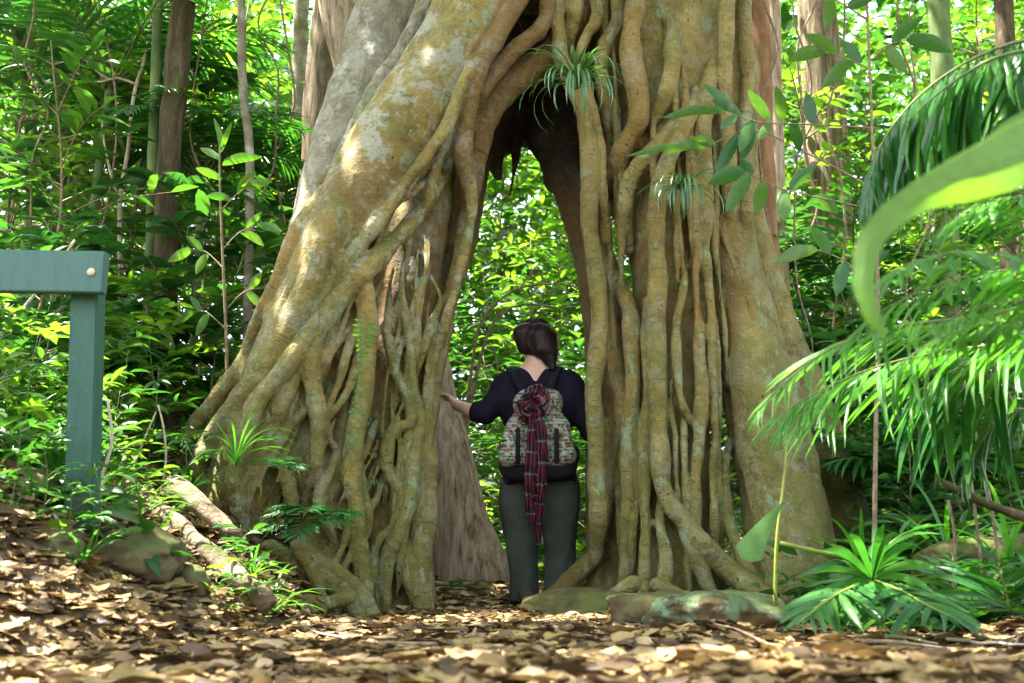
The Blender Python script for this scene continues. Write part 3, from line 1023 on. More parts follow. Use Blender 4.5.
M['skin'] = plain_mat('skin', (0.50, 0.29, 0.19), (0.58, 0.36, 0.25), 25, 0.5, 0.35, 0.15)
M['hair'] = cloth_mat('hair_dark', (0.010, 0.006, 0.006), (0.03, 0.018, 0.014), (1, 1, 0.05), 160, 0.38)
M['top'] = cloth_mat('top_purple_black', (0.006, 0.005, 0.008), (0.011, 0.007, 0.017))
M['trousers'] = cloth_mat('trousers_grey_green', (0.030, 0.036, 0.026), (0.050, 0.056, 0.042))
M['undershirt'] = cloth_mat('undershirt_grey', (0.25, 0.25, 0.29), (0.33, 0.33, 0.36))
M['black_webbing'] = cloth_mat('black_webbing', (0.006, 0.006, 0.008), (0.014, 0.014, 0.017))
M['shoe'] = cloth_mat('shoe_brown', (0.03, 0.022, 0.015), (0.06, 0.045, 0.03))
M['tapestry'] = tapestry_mat()
M['plaid'] = plaid_mat()
M['eye'] = plain_mat('eye_white', (0.6, 0.6, 0.58), (0.65, 0.65, 0.62), 10, 0.2)


def C(*pts):
    """(px,py,d,r metres) -> path"""
    return np.array([[*P(a, b, d), r] for a, b, d, r in pts])


def orient(V, F):
    if not len(F):
        return F
    a, b, c = V[F[:, 0]], V[F[:, 1]], V[F[:, 2]]
    m = V.mean(0)
    if np.einsum('ij,ij->i', a - m, np.cross(b - a, c - a)).sum() < 0:
        return F[:, ::-1]
    return F


def sdf_obj(s, name, mat, parent, loc, fold=0.0, fsc=(9, 9, 5), seed=0, smooth_it=2):
    V, tri, quad = s.mesh()
    F = orient(V, quad)
    if fold:
        N = np.zeros_like(V)
        fn = np.cross(V[F[:, 2]] - V[F[:, 0]], V[F[:, 3]] - V[F[:, 1]])
        for j in range(4):
            np.add.at(N, F[:, j], fn)
        N = nrm(N)
        q = V * np.array(fsc)
        q = q + 0.5 * vnoise(V * 4, seed + 9)[:, None]
        w = 1 - 2 * np.abs(vnoise(q, seed))
        V = V + N * (fold * w)[:, None]
    return obj(name, V, F, M[mat], parent, loc=loc)


def build_person():
    base = P(540, 600, 5.6)
    base[2] = float(ground(base[0], base[1]))
    zf = base[2]
    per = thing('person', 'walker seen from behind in dark top and grey green trousers, hand on the arch', 'person', base)
    lo, hi = np.array([-0.62, 5.1, zf - 0.03]), np.array([0.75, 6.2, zf + 1.72])

    def torso(s, g=0.0):
        s.tube(C((523, 494, 5.6, .098 + g), (557, 494, 5.6, .098 + g)), .05)
        s.tube(C((527, 478, 5.6, .108 + g), (553, 478, 5.6, .108 + g)), .06)
        s.tube(C((529, 452, 5.6, .105 + g), (549, 452, 5.6, .105 + g)), .08)
        s.tube(C((523, 412, 5.6, .105 + g), (554, 412, 5.6, .105 + g)), .08)
        s.tube(C((508, 386, 5.6, .062 + g), (537, 380, 5.61, .075 + g), (568, 386, 5.6, .062 + g)), .07)

    def arm_l(s, g=0.0):
        s.tube(C((505, 387, 5.6, .054 + g), (495, 400, 5.58, .048 + g), (485, 412, 5.57, .042 + g)), .04)
        s.tube(C((485, 413, 5.57, .045 + g), (470, 410.5, 5.62, .040 + g), (457, 405, 5.70, .030 + g)), .02)

    def arm_r(s, g=0.0):
        s.tube(C((571, 388, 5.6, .060 + g), (583, 410, 5.6, .055 + g), (592, 431, 5.58, .047 + g)), .04)
        s.tube(C((592, 431, 5.58, .045 + g), (594, 426, 5.72, .038 + g), (595, 416, 5.86, .028 + g)), .02)

    def leg(s, pts, g=0.0):
        s.tube(C(*[(a, b, c, r + g) for a, b, c, r in pts]), .03)
    LL = [(523, 500, 5.6, .095), (524, 535, 5.6, .070), (525, 562, 5.6, .052), (525, 582, 5.6, .05), (527, 603, 5.62, .04)]
    RL = [(557, 500, 5.6, .095), (558, 535, 5.6, .070), (559, 562, 5.6, .052), (559, 582, 5.6, .05), (556, 603, 5.62, .04)]

    # bare body, one surface
    s = SDF(lo, hi, 0.0055)
    torso(s)
    arm_l(s)
    arm_r(s)
    leg(s, LL)
    leg(s, RL)
    s.tube(C((536.5, 384, 5.6, .062), (536, 372, 5.6, .052), (535.5, 356, 5.61, .054)), .05)
    s.tube(C((512, 384, 5.6, .045), (528, 372, 5.595, .045), (536, 366, 5.59, .05), (545, 372, 5.595, .045), (562, 384, 5.6, .045)), .05)
    hc = P(535, 341, 5.63)
    s.ell(hc, (.074, .095, .108), .03)
    s.ell(hc + np.array([0, .035, -.055]), (.052, .06, .055), .04)         # jaw, facing away
    s.ell(hc + np.array([0, .098, -.018]), (.012, .02, .024), .012)        # nose
    s.ell(hc + np.array([0, .084, -.062]), (.024, .012, .006), .008)       # mouth
    for sx in (-1, 1):
        s.ell(hc + np.array([sx * .077, .005, -.02]), (.010, .020, .032), .01)   # ears
    # hands: palm, four unequal bent fingers, thumb from the side of the palm
    def hand(wr, pd, up, side, k):
        pd, up = nrm(pd), nrm(up)
        sd = np.cross(pd, up) * side
        pc = wr + pd * 0.05
        s.tube(np.array([[*(wr + pd * .005), .024], [*(pc + sd * .016), .021], [*(pc + pd * .035 + sd * .02), .017]]), .012)
        s.tube(np.array([[*(wr + pd * .01), .022], [*(pc - sd * .012), .020], [*(pc + pd * .035 - sd * .018), .016]]), .012)
        for i, (o, L) in enumerate(zip((-.028, -.009, .010, .028), (.062, .078, .084, .072))):
            b = pc + pd * .035 + sd * o
            m = b + pd * L * .5 - up * .006
            e = b + pd * L * .88 - up * .030
            s.tube(np.array([[*b, .0098], [*m, .0090], [*e, .0075]]), .005, .03)
        b = wr + pd * .022 + sd * .024
        s.tube(np.array([[*b, .014], [*(b + sd * .026 + pd * .022), .0115], [*(b + sd * .036 + pd * .052 - up * .012), .009]]), .008, .03)
    hand(P(457, 405, 5.70), np.array([-0.35, 0.62, 0.38]), np.array([0.75, -0.3, 0.25]), 1, 0)
    hand(P(595, 416, 5.86), np.array([0.25, 0.7, 0.5]), np.array([-0.8, 0.1, 0.2]), -1, 1)
    s.tube(np.array([[*P(527, 601, 5.62), .038], [*(P(527, 605, 5.62) + np.array([0, .14, -.005])), .03]]), .03)
    s.tube(np.array([[*P(556, 601, 5.62), .038], [*(P(556, 605, 5.62) + np.array([0.02, .14, -.005])), .03]]), .03)
    sdf_obj(s, 'body', 'skin', per, base)
    for sx in (-1, 1):
        e = hc + np.array([sx * .03, .086, .002])
        import bmesh
        bm = bmesh.new()
        bmesh.ops.create_uvsphere(bm, u_segments=12, v_segments=8, radius=.012)
        V = np.array([v.co[:] for v in bm.verts])
        f3 = np.array([[v.index for v in f.verts] for f in bm.faces if len(f.verts) == 3])
        f4 = np.array([[v.index for v in f.verts] for f in bm.faces if len(f.verts) == 4])
        bm.free()
        obj('eye', V + e, [f3, f4], M['eye'], per, loc=base)

    # long-sleeved top, sleeves pushed up to the elbow
    s = SDF(lo, hi, 0.0065)
    torso(s, .02)
    s2 = SDF(lo, hi, 0.0065)
    s2.D[:] = 0.25
    arm_l(s2, .014)
    arm_r(s2, .014)
    x, y, z = s.grid()
    # left sleeve ends just past the elbow, square to the forearm
    a, b = P(475, 411.5, 5.60), nrm(P(457, 405, 5.70) - P(485, 413, 5.57))
    cut = (x - a[0]) * b[0] + (y - a[1]) * b[1] + (z - a[2]) * b[2]
    cut = np.where(x < P(486, 410, 5.6)[0] + 0.02, cut, -1.0)
    s2.D = np.maximum(s2.D, cut.astype(np.float32))
    h = np.maximum(.05 - np.abs(s.D - s2.D), 0) / .05
    s.D = np.minimum(s.D, s2.D) - h * h * .05 * .25
    zb = P(538, 485, 5.6)[2]
    s.D = np.maximum(s.D, (zb - z + 0.02 * np.sin(x * 9)).astype(np.float32))
    s.tube(C((525, 361, 5.50, .05), (547, 362, 5.50, .05)), .02, op='sub')
    s.tube(C((536, 362, 5.49, .06), (535.5, 374, 5.475, .045)), .03, op='sub')
    sdf_obj(s, 'top', 'top', per, base, .006, (7, 7, 12), 3)
    # grey hem under it
    s = SDF(lo, hi, 0.0075)
    torso(s, .014)
    zc = P(538, 489, 5.6)[2]
    s.D = np.maximum(np.maximum(s.D, (zc - z[..., :]).astype(np.float32)[:, :, :s.n[2]] if False else s.D), s.D)
    x, y, z = s.grid()
    s.D = np.maximum(s.D, np.maximum(np.maximum(zc - z, z - zb - 0.03) + 0 * y, x - P(510, 486, 5.6)[0]).astype(np.float32))
    sdf_obj(s, 'undershirt', 'undershirt', per, base)
    # trousers
    s = SDF(lo, hi, 0.0065)
    s.tube(C((522, 493, 5.6, .118), (558, 493, 5.6, .118)), .05)
    s.tube(C((526, 479, 5.6, .118), (554, 479, 5.6, .118)), .05)
    s.tube(C((520, 504, 5.59, .110), (522, 530, 5.6, .094), (524, 560, 5.6, .080), (524.5, 605, 5.61, .076)), .02)
    s.tube(C((559, 504, 5.59, .110), (558.5, 530, 5.6, .094), (559, 560, 5.6, .081), (559.5, 605, 5.61, .077)), .02)
    x, y, z = s.grid()
    s.D = np.maximum(s.D, np.maximum(z - P(538, 475, 5.6)[2], zf + .02 - z).astype(np.float32) + 0 * x + 0 * y)
    tr = sdf_obj(s, 'trousers', 'trousers', per, base, .011, (10, 10, 4.5), 6)
    # hair: dark, shoulder length, swept to her right
    s = SDF(hc - .25, hc + .25, 0.005)
    s.ell(hc + np.array([.002, -.012, .012]), (.094, .112, .112), .03)
    s.tube(C((522, 334, 5.57, .05), (524, 346, 5.56, .036)), .06)
    s.tube(C((540, 336, 5.54, .06), (542, 349, 5.53, .05), (548, 358, 5.54, .028)), .05)
    s.tube(C((548, 338, 5.57, .05), (550, 352, 5.54, .042), (552, 368, 5.52, .018)), .04)
    x, y, z = s.grid()
    s.tube(np.array([[*(hc + np.array([0, .13, -.03])), .075], [*(hc + np.array([0, .13, -.12])), .08]]), .02, op='sub')
    sdf_obj(s, 'hair', 'hair', per, base, .0035, (38, 38, 6), 12)
    # loose strands over the mass of hair
    rs = np.random.RandomState(3)
    mb = MB()
    for k in range(220):
        a0 = rs.uniform(-2.7, -0.4) if k % 4 else rs.uniform(-3.6, 0.5)
        lng = 0.17 + 0.07 * (math.cos(a0) > 0.2) * rs.rand() + rs.normal(0, .012)
        p = []
        for t_ in np.linspace(0.05, 1, 8):
            th = min(t_ * 2.2, 1.62)
            rr_ = .106 * math.sin(th) * (1 - .22 * max(t_ - .75, 0) * 4) + rs.normal(0, .0025)
            zz_ = .012 + .122 * math.cos(th) - max(t_ - .72, 0) * lng * 1.9
            p.append(hc + np.array([rr_ * .93 * math.cos(a0) + .012 * t_ * math.sin(k), -.012 + rr_ * 1.05 * math.sin(a0), zz_]))
        q = spline(p, .03)
        mb.add(*tube(q, np.linspace(.0022, .0008, len(q)), 4, cap=False))
    kind(mb.obj('loose_hair', M['hair'], per, True, base), 'stuff')
    for px in (526, 556):
        s = SDF(P(px, 601, 5.6) - .25, P(px, 601, 5.6) + .3, 0.006)
        a = P(px, 601, 5.6)
        a[2] = zf + .05
        s.tube(np.array([[*(a + np.array([0, -.05, 0])), .048], [*(a + np.array([0, .06, -.004])), .048], [*(a + np.array([.005, .17, -.012])), .042]]), .02)
        x, y, z = s.grid()
        s.D = np.maximum(s.D, (zf + .002 - z).astype(np.float32) + 0 * x + 0 * y)
        sdf_obj(s, 'shoe', 'shoe', per, base)

    # ---- backpack
    bb = P(538, 470, 5.4)
    bag = thing('backpack', 'small woven tapestry backpack worn on the back of the walker', 'backpack', bb)
    lo, hi = bb + np.array([-.4, -.35, -.2]), bb + np.array([.4, .3, .75])
    s = SDF(lo, hi, 0.006)
    s.tube(C((516, 456, 5.42, .078), (561, 456, 5.42, .078)), .05)
    s.tube(C((520, 430, 5.42, .078), (556, 430, 5.42, .078)), .08)
    s.tube(C((526, 402, 5.43, .066), (550, 402, 5.43, .066)), .08)
    sdf_obj(s, 'pouch', 'tapestry', bag, bb, .007, (9, 9, 12), 20)
    for a, b in (((511, 436), (509, 457)), ((563, 434), (566, 455))):
        s = SDF(lo, hi, 0.006)
        s.tube(C((a[0], a[1], 5.37, .040), (b[0], b[1], 5.36, .054)), .03)
        p = sdf_obj(s, 'pocket', 'tapestry', bag, bb, .005, (12, 12, 16), 30)
        q = MB()
        x0 = (a[0] + b[0]) / 2 + (8 if a[0] < 530 else -8)
        V, F = box(P(x0, 446, 5.305), (.024, .012, .19), .004)
        q.add(V, F)
        q.obj('buckle_strap', M['black_webbing'], p, True, bb)
    s = SDF(lo, hi, 0.006)
    s.tube(C((511, 469, 5.42, .058), (536, 472, 5.41, .062), (566, 468, 5.42, .058)), .02)
    s.tube(C((504, 455, 5.47, .030), (507, 466, 5.46, .04)), .03)
    s.tube(C((574, 452, 5.47, .030), (570, 465, 5.46, .04)), .03)
    sdf_obj(s, 'base_panel', 'black_webbing', bag, bb, .004, (10, 10, 10), 40)

    def ribbon(path, w, th, nrmv):
        path = spline(path, .02)
        T = nrm(np.gradient(path, axis=0))
        n = nrm(np.cross(T, nrmv))
        m = np.cross(n, T)
        k = len(path)
        V = np.concatenate([path + n * w / 2 + m * th / 2, path - n * w / 2 + m * th / 2, path - n * w / 2 - m * th / 2, path + n * w / 2 - m * th / 2])
        i = np.arange(k - 1)
        F = np.concatenate([np.stack([i + a * k, i + 1 + a * k, i + 1 + ((a + 1) % 4) * k, i + ((a + 1) % 4) * k], 1) for a in range(4)])
        F = np.vstack([F, [[0, k, 2 * k, 3 * k], [4 * k - 1, 3 * k - 1, 2 * k - 1, k - 1]]])
        return V, F
    for pts in ([(528, 398, 5.44), (521, 386, 5.47), (514, 376, 5.51), (510, 369, 5.57), (510, 370, 5.66)], [(547, 398, 5.44), (551, 384, 5.47), (555, 373, 5.51), (559, 367, 5.57), (560, 369, 5.66)]):
        obj('shoulder_strap', *ribbon([P(*p) for p in pts], .045, .008, np.array([0, -1, 0.5])), M['black_webbing'], bag, loc=bb)

    # ---- scarf knotted over the pack
    sb = P(531, 408, 5.33)
    rng = np.random.RandomState(4)
    mb = MB()
    uvs = []

    def strip(path, w, amp, seed, n=60, m=15, u0=0.0):
        """a gathered length of cloth, folds running along it, both faces and real thickness"""
        q = spline(path, .012)
        k = len(q)
        T = nrm(np.gradient(q, axis=0))
        A = nrm(np.cross(T, np.array([0.1, -1, 0.25])))
        B = np.cross(A, T)
        c = np.linspace(-1, 1, m)
        L = np.concatenate([[0], np.cumsum(np.linalg.norm(np.diff(q, axis=0), axis=1))])
        wv = np.interp(np.linspace(0, 1, k), np.linspace(0, 1, len(w)), w)
        V, U = [], []
        for side in (1, -1):
            for i in range(k):
                fold = amp * (np.sin(c * 7.5 + seed + 1.6 * np.sin(L[i] * 17 + seed)) + 0.7 * np.sin(c * 3.1 + L[i] * 46 + seed * 2)) + side * .003
                V.append(q[i] + A[i] * (c * wv[i])[:, None] + B[i] * fold[:, None] + B[i] * (.03 * (1 - c * c))[:, None])
                U.append(np.stack([c * 0.14 + u0, np.full(m, L[i] + u0), np.zeros(m)], 1))
        V = np.concatenate(V)
        U = np.concatenate(U)
        cr = np.stack([vnoise(V * 26 + 5 * c_ + seed, 60 + c_) for c_ in range(3)], 1)
        V = V + cr * (.011 if u0 in (.3, .9, 1.4, 1.9) else .005)
        if u0 in (.3, .9, 1.4, 1.9):
            U = (V @ np.array([[.6, .5, .4], [-.3, .8, .5], [.74, -.2, .6]]).T + .02 * cr) * 1.6
        i = (np.arange(k - 1)[:, None] * m + np.arange(m - 1)[None]).ravel()
        F = np.stack([i, i + 1, i + m + 1, i + m], 1)
        K = k * m
        F2 = F[:, ::-1] + K
        e = np.arange(k - 1) * m
        E1 = np.stack([e, e + m, e + m + K, e + K], 1)
        E2 = np.stack([e + m - 1, e + K + m - 1, e + m + K + m - 1, e + m + m - 1], 1)
        b = np.arange(m - 1)
        B1 = np.stack([b, b + K, b + 1 + K, b + 1], 1)
        B2 = B1[:, ::-1] + (k - 1) * m
        mb.add(V, np.vstack([F, F2, E1, E2, B1, B2]))
        uvs.append(U)
    X = lambda a, b, d: P(532 + (a - 532) * .72, 408 + (b - 408) * .8, d)
    # loops of the bow
    strip([X(534, 412, 5.33), X(522, 402, 5.30), X(518, 412, 5.29), X(528, 421, 5.31), X(537, 416, 5.31)], [0.022, 0.033, 0.037, 0.033, 0.022], .012, 0, u0=.3)
    strip([X(535, 414, 5.34), X(529, 394, 5.31), X(541, 388, 5.30), X(549, 400, 5.30), X(540, 414, 5.31)], [0.022, 0.037, 0.041, 0.037, 0.022], .014, 2, u0=.9)
    strip([X(520, 398, 5.36), X(530, 391, 5.34), X(541, 394, 5.33), X(546, 408, 5.33)], [0.022, 0.033, 0.037, 0.022], .010, 4, u0=1.4)
    strip([X(517, 420, 5.33), X(526, 410, 5.28), X(537, 411, 5.265), X(546, 418, 5.29)], [0.018, 0.030, 0.030, 0.018], .010, 5, u0=1.9)
    X = lambda a, b, d: P(a - 2, b, d)
    # hanging tails
    strip([X(535, 412, 5.30), X(535, 440, 5.29), X(533, 475, 5.31), X(533, 505, 5.38), X(534, 524, 5.40)], [.026, .034, .038, .034, .022], .013, 1, u0=.1)
    strip([X(538, 412, 5.30), X(543, 436, 5.29), X(543, 470, 5.305), X(541, 505, 5.38), X(540, 530, 5.41), X(541, 546, 5.42)], [.026, .032, .034, .028, .02, .012], .012, 3, u0=.6)
    o = mb.obj('scarf', M['plaid'], None, True, sb)
    me = o.data
    at = me.attributes.new('uvw', 'FLOAT_VECTOR', 'POINT')
    U = np.vstack(uvs)
    if len(me.vertices) == len(U):
        at.data.foreach_set('vector', U.astype(np.float32).ravel())
    tag(o, 'red black and white checked scarf knotted over the backpack, tails hanging', 'scarf')


build_person()
# ---------------------------------------------------------------- plants
def leaf_tpl(w=0.35, ns=4, fold=0.18, droop=0.25, belly=0.45, tip=1.4):
    """one leaf along +y, length 1, width w, folded along its midrib, drooping; returns V, quads"""
    t = np.linspace(0, 1, ns + 1)
    prof = np.sin(np.pi * np.clip(t ** (math.log(0.5) / math.log(belly)), 0, 1)) ** (1 / tip)
    prof[0], prof[-1] = 0.06, 0.02
    hw = prof * w / 2
    y = t - 0.12 * droop * t ** 2
    z = 0.10 * droop * 4 * t * (0.25 - t * 0.9)
    rows = []
    for i in range(ns + 1):
        rows += [(-hw[i], y[i], z[i] + hw[i] * fold * 2), (0, y[i], z[i]), (hw[i], y[i], z[i] + hw[i] * fold * 2)]
    F = []
    for i in range(ns):
        a = i * 3
        F += [(a, a + 1, a + 4, a + 3), (a + 1, a + 2, a + 5, a + 4)]
    return np.array(rows), np.array(F)


LEAF_OVAL = leaf_tpl(0.42, 4, 0.2, 0.5, 0.45)
LEAF_LONG = leaf_tpl(0.26, 4, 0.22, 0.6, 0.42)
LEAF_FAR = leaf_tpl(0.42, 2, 0.2, 0.5, 0.5)
LEAF_BLADE = leaf_tpl(0.085, 4, 0.3, 0.5, 0.35, 1.8)
LEAF_PINNA = leaf_tpl(0.24, 2, 0.15, 0.3, 0.3)


def scatter(tpl, pos, dirs, nor, size, wid=None):
    """copies of a leaf at pos pointing along dirs with upper side nor; returns V,F of one mesh"""
    tv, tf = tpl
    d = nrm(dirs)
    n = nor - d * (nor * d).sum(1, keepdims=True)
    n = nrm(n)
    s = np.cross(d, n)
    size = np.broadcast_to(np.asarray(size, float), (len(pos),))
    wid = np.ones(len(pos)) if wid is None else wid
    V = pos[:, None] + size[:, None, None] * (tv[None, :, 0:1] * s[:, None] * wid[:, None, None] + tv[None, :, 1:2] * d[:, None] + tv[None, :, 2:3] * n[:, None])
    F = (np.arange(len(pos))[:, None, None] * len(tv) + tf[None]).reshape(-1, 4)
    return V.reshape(-1, 3), F


def rdir(rng, n, flat=0.35):
    a = rng.uniform(0, 2 * math.pi, n)
    z = rng.normal(0, flat, n)
    return nrm(np.stack([np.cos(a), np.sin(a), z], 1))


def sapling(rng, h, nb, blen, lpb, ll, tpl=LEAF_OVAL, base_free=0.25, stem_r=0.012, lean=0.1, droop=0.3, branch_stems=True):
    """slender stem, side twigs with alternate leaves; returns (stem MB, leaf MB) in local space"""
    st, lf = MB(), MB()
    top = np.array([rng.normal(0, lean) * h, rng.normal(0, lean) * h, h])
    mid = top * 0.5 + np.array([*rng.normal(0, 0.05 * h, 2), 0])
    stem = spline([(0, 0, -0.08), mid, top], max(h / 14, 0.05))
    rad = np.linspace(stem_r, stem_r * 0.35, len(stem))
    st.add(*tube(stem, rad, 6))
    ga = rng.uniform(0, 6.28)
    pos, dirs, nor, siz = [], [], [], []
    for k in range(nb):
        f = base_free + (1 - base_free) * (k + 0.5) / nb
        o = stem[min(int(f * (len(stem) - 1)), len(stem) - 1)]
        ga += 2.4 + rng.normal(0, 0.3)
        L = blen * (1.15 - 0.6 * f) * rng.uniform(0.7, 1.25)
        out = np.array([math.cos(ga), math.sin(ga), rng.uniform(0.15, 0.7)])
        e = o + out * L
        e[2] -= droop * L * 0.5
        m = o + out * L * 0.5 + np.array([0, 0, 0.06 * L])
        br = spline([o, m, e], max(L / 6, 0.03))
        if branch_stems:
            st.add(*tube(br, np.linspace(stem_r * 0.45, stem_r * 0.15, len(br)), 4, cap=False))
        side = nrm(np.cross(out, (0, 0, 1)))
        for j in range(lpb):
            g = 0.2 + 0.8 * (j + 1) / lpb
            p = br[min(int(g * (len(br) - 1)), len(br) - 1)]
            sg = 1 if j % 2 else -1
            dd = nrm(out) * 0.75 + side * sg * (0.9 if j < lpb - 1 else 0.1) + np.array([0, 0, rng.normal(-0.15, 0.25)])
            pos.append(p)
            dirs.append(dd)
            nor.append(np.array([rng.normal(0, 0.3), rng.normal(0, 0.3), 1.0]))
            siz.append(ll * rng.uniform(0.65, 1.2))
    lf.add(*scatter(tpl, np.array(pos), np.array(dirs), np.array(nor), np.array(siz)))
    return st, lf


def frond(rng, L, n=34, ll=0.4, elev=1.0, sag=1.0, tpl=LEAF_BLADE, ang=1.0, hang=0.35, rr=0.008, w0=0.15, start=0.15):
    """one pinnate frond leaving the origin along +y; returns (rachis V,F), (leaflets V,F)"""
    t = np.linspace(0, 1, 14)
    th = elev - sag * 1.3 * t
    ds = L / 13
    y = np.concatenate([[0], np.cumsum(np.cos(th[:-1]) * ds)])
    z = np.concatenate([[0], np.cumsum(np.sin(th[:-1]) * ds)])
    x = 0.02 * L * np.sin(t * 3 + rng.uniform(0, 6))
    path = np.stack([x, y, z], 1)
    tb = tube(path, np.linspace(rr, rr * 0.25, 14), 5)
    T = nrm(np.gradient(path, axis=0))
    pos, dirs, nor, siz = [], [], [], []
    for i in range(n):
        f = start + (1 - start) * (i + 0.5) / n
        k = f * 13
        a = min(int(k), 12)
        p = path[a] * (1 - k + a) + path[a + 1] * (k - a)
        tt = T[a]
        up = nrm(np.cross((1, 0, 0), tt))
        env = (math.sin(math.pi * min(f * 0.92 + w0, 1.0)) ** 0.6)
        an = ang * (1.05 - 0.55 * f)
        for sg in (-1, 1):
            d = tt * math.cos(an) + np.array([sg, 0, 0]) * math.sin(an) - np.array([0, 0, 1]) * hang * rng.uniform(0.7, 1.3) + up * 0.12
            pos.append(p)
            dirs.append(d + rng.normal(0, 0.05, 3))
            nor.append(up + np.array([-sg * 0.3, 0, 0]) + rng.normal(0, 0.08, 3))
            siz.append(ll * env * rng.uniform(0.88, 1.08))
    return tb, scatter(tpl, np.array(pos), np.array(dirs), np.array(nor), np.array(siz))


def rotz(V, a):
    c, s = math.cos(a), math.sin(a)
    return np.asarray(V) @ np.array([[c, s, 0], [-s, c, 0], [0, 0, 1]])


def make_palm(name, label, cat, rng, stem_h, nf, L, loc, group=None, mat='palm', stem_r=0.04, **kw):
    root = thing(name, label, cat, loc, 0, group)
    if stem_h > 0.05:
        p = spline([(0, 0, -0.15), (rng.normal(0, 0.03), rng.normal(0, 0.03), stem_h * 0.5), (0, 0, stem_h)], 0.12)
        obj('trunk', *tube(p, np.linspace(stem_r, stem_r * 0.8, len(p)), 8, wob=0.08), M['bark_green'], root)
    a = rng.uniform(0, 6.28)
    for i in range(nf):
        a += 2.4 + rng.normal(0, 0.15)
        el = kw.get('elev', 1.0) * rng.uniform(0.75, 1.3)
        (rv, rf), (lv, lf) = frond(rng, L * rng.uniform(0.8, 1.1), kw.get('n', 30), kw.get('ll', 0.35 * L), el, kw.get('sag', 1.0) * rng.uniform(0.8, 1.2), kw.get('tpl', LEAF_BLADE), kw.get('ang', 1.0), kw.get('hang', 0.3), kw.get('rr', 0.008))
        off = np.array([0, 0, stem_h])
        f = obj('frond', rotz(lv, a) + off, lf, M[mat], root)
        obj('rachis', rotz(rv, a) + off, rf, M['stem'], f)
    return root


def make_strap(name, label, cat, rng, loc, n, L, w, mat='strap', group=None, up=0.9, sag=1.6, face=None, parent_mat=None):
    """tuft of long arching blades from one base"""
    root = MB()
    for i in range(n):
        az = rng.uniform(0, 6.28) if face is None else face + rng.normal(0, 1.0)
        el = up * rng.uniform(0.4, 1.5)
        l = L * rng.uniform(0.6, 1.15)
        m = 9
        t = np.linspace(0, 1, m)
        th = el - sag * rng.uniform(0.7, 1.3) * t
        y = np.concatenate([[0], np.cumsum(np.cos(th[:-1]) * l / (m - 1))])
        z = np.concatenate([[0], np.cumsum(np.sin(th[:-1]) * l / (m - 1))])
        hw = w * 0.5 * np.clip(np.sin(np.pi * np.clip(0.12 + t * 0.88, 0, 1)) ** 0.5, 0.06, 1)
        V = np.concatenate([np.stack([-hw, y, z + hw * 0.5], 1), np.stack([0 * hw, y, z], 1), np.stack([hw, y, z + hw * 0.5], 1)])
        k = np.arange(m - 1)
        F = np.concatenate([np.stack([k, k + m, k + m + 1, k + 1], 1), np.stack([k + m, k + 2 * m, k + 2 * m + 1, k + m + 1], 1)])
        root.add(rotz(V, az - math.pi / 2), F)
    o = root.obj(name, M[mat])
    o.location = [float(v) for v in loc]
    return tag(o, label, cat, group)


def pxg(px, d):
    """ground point at the image column px, d metres ahead (column taken at the ground there)"""
    x = (px - W / 2) / FPX * d * 1.03
    return np.array([x, d, float(ground(x, d))])


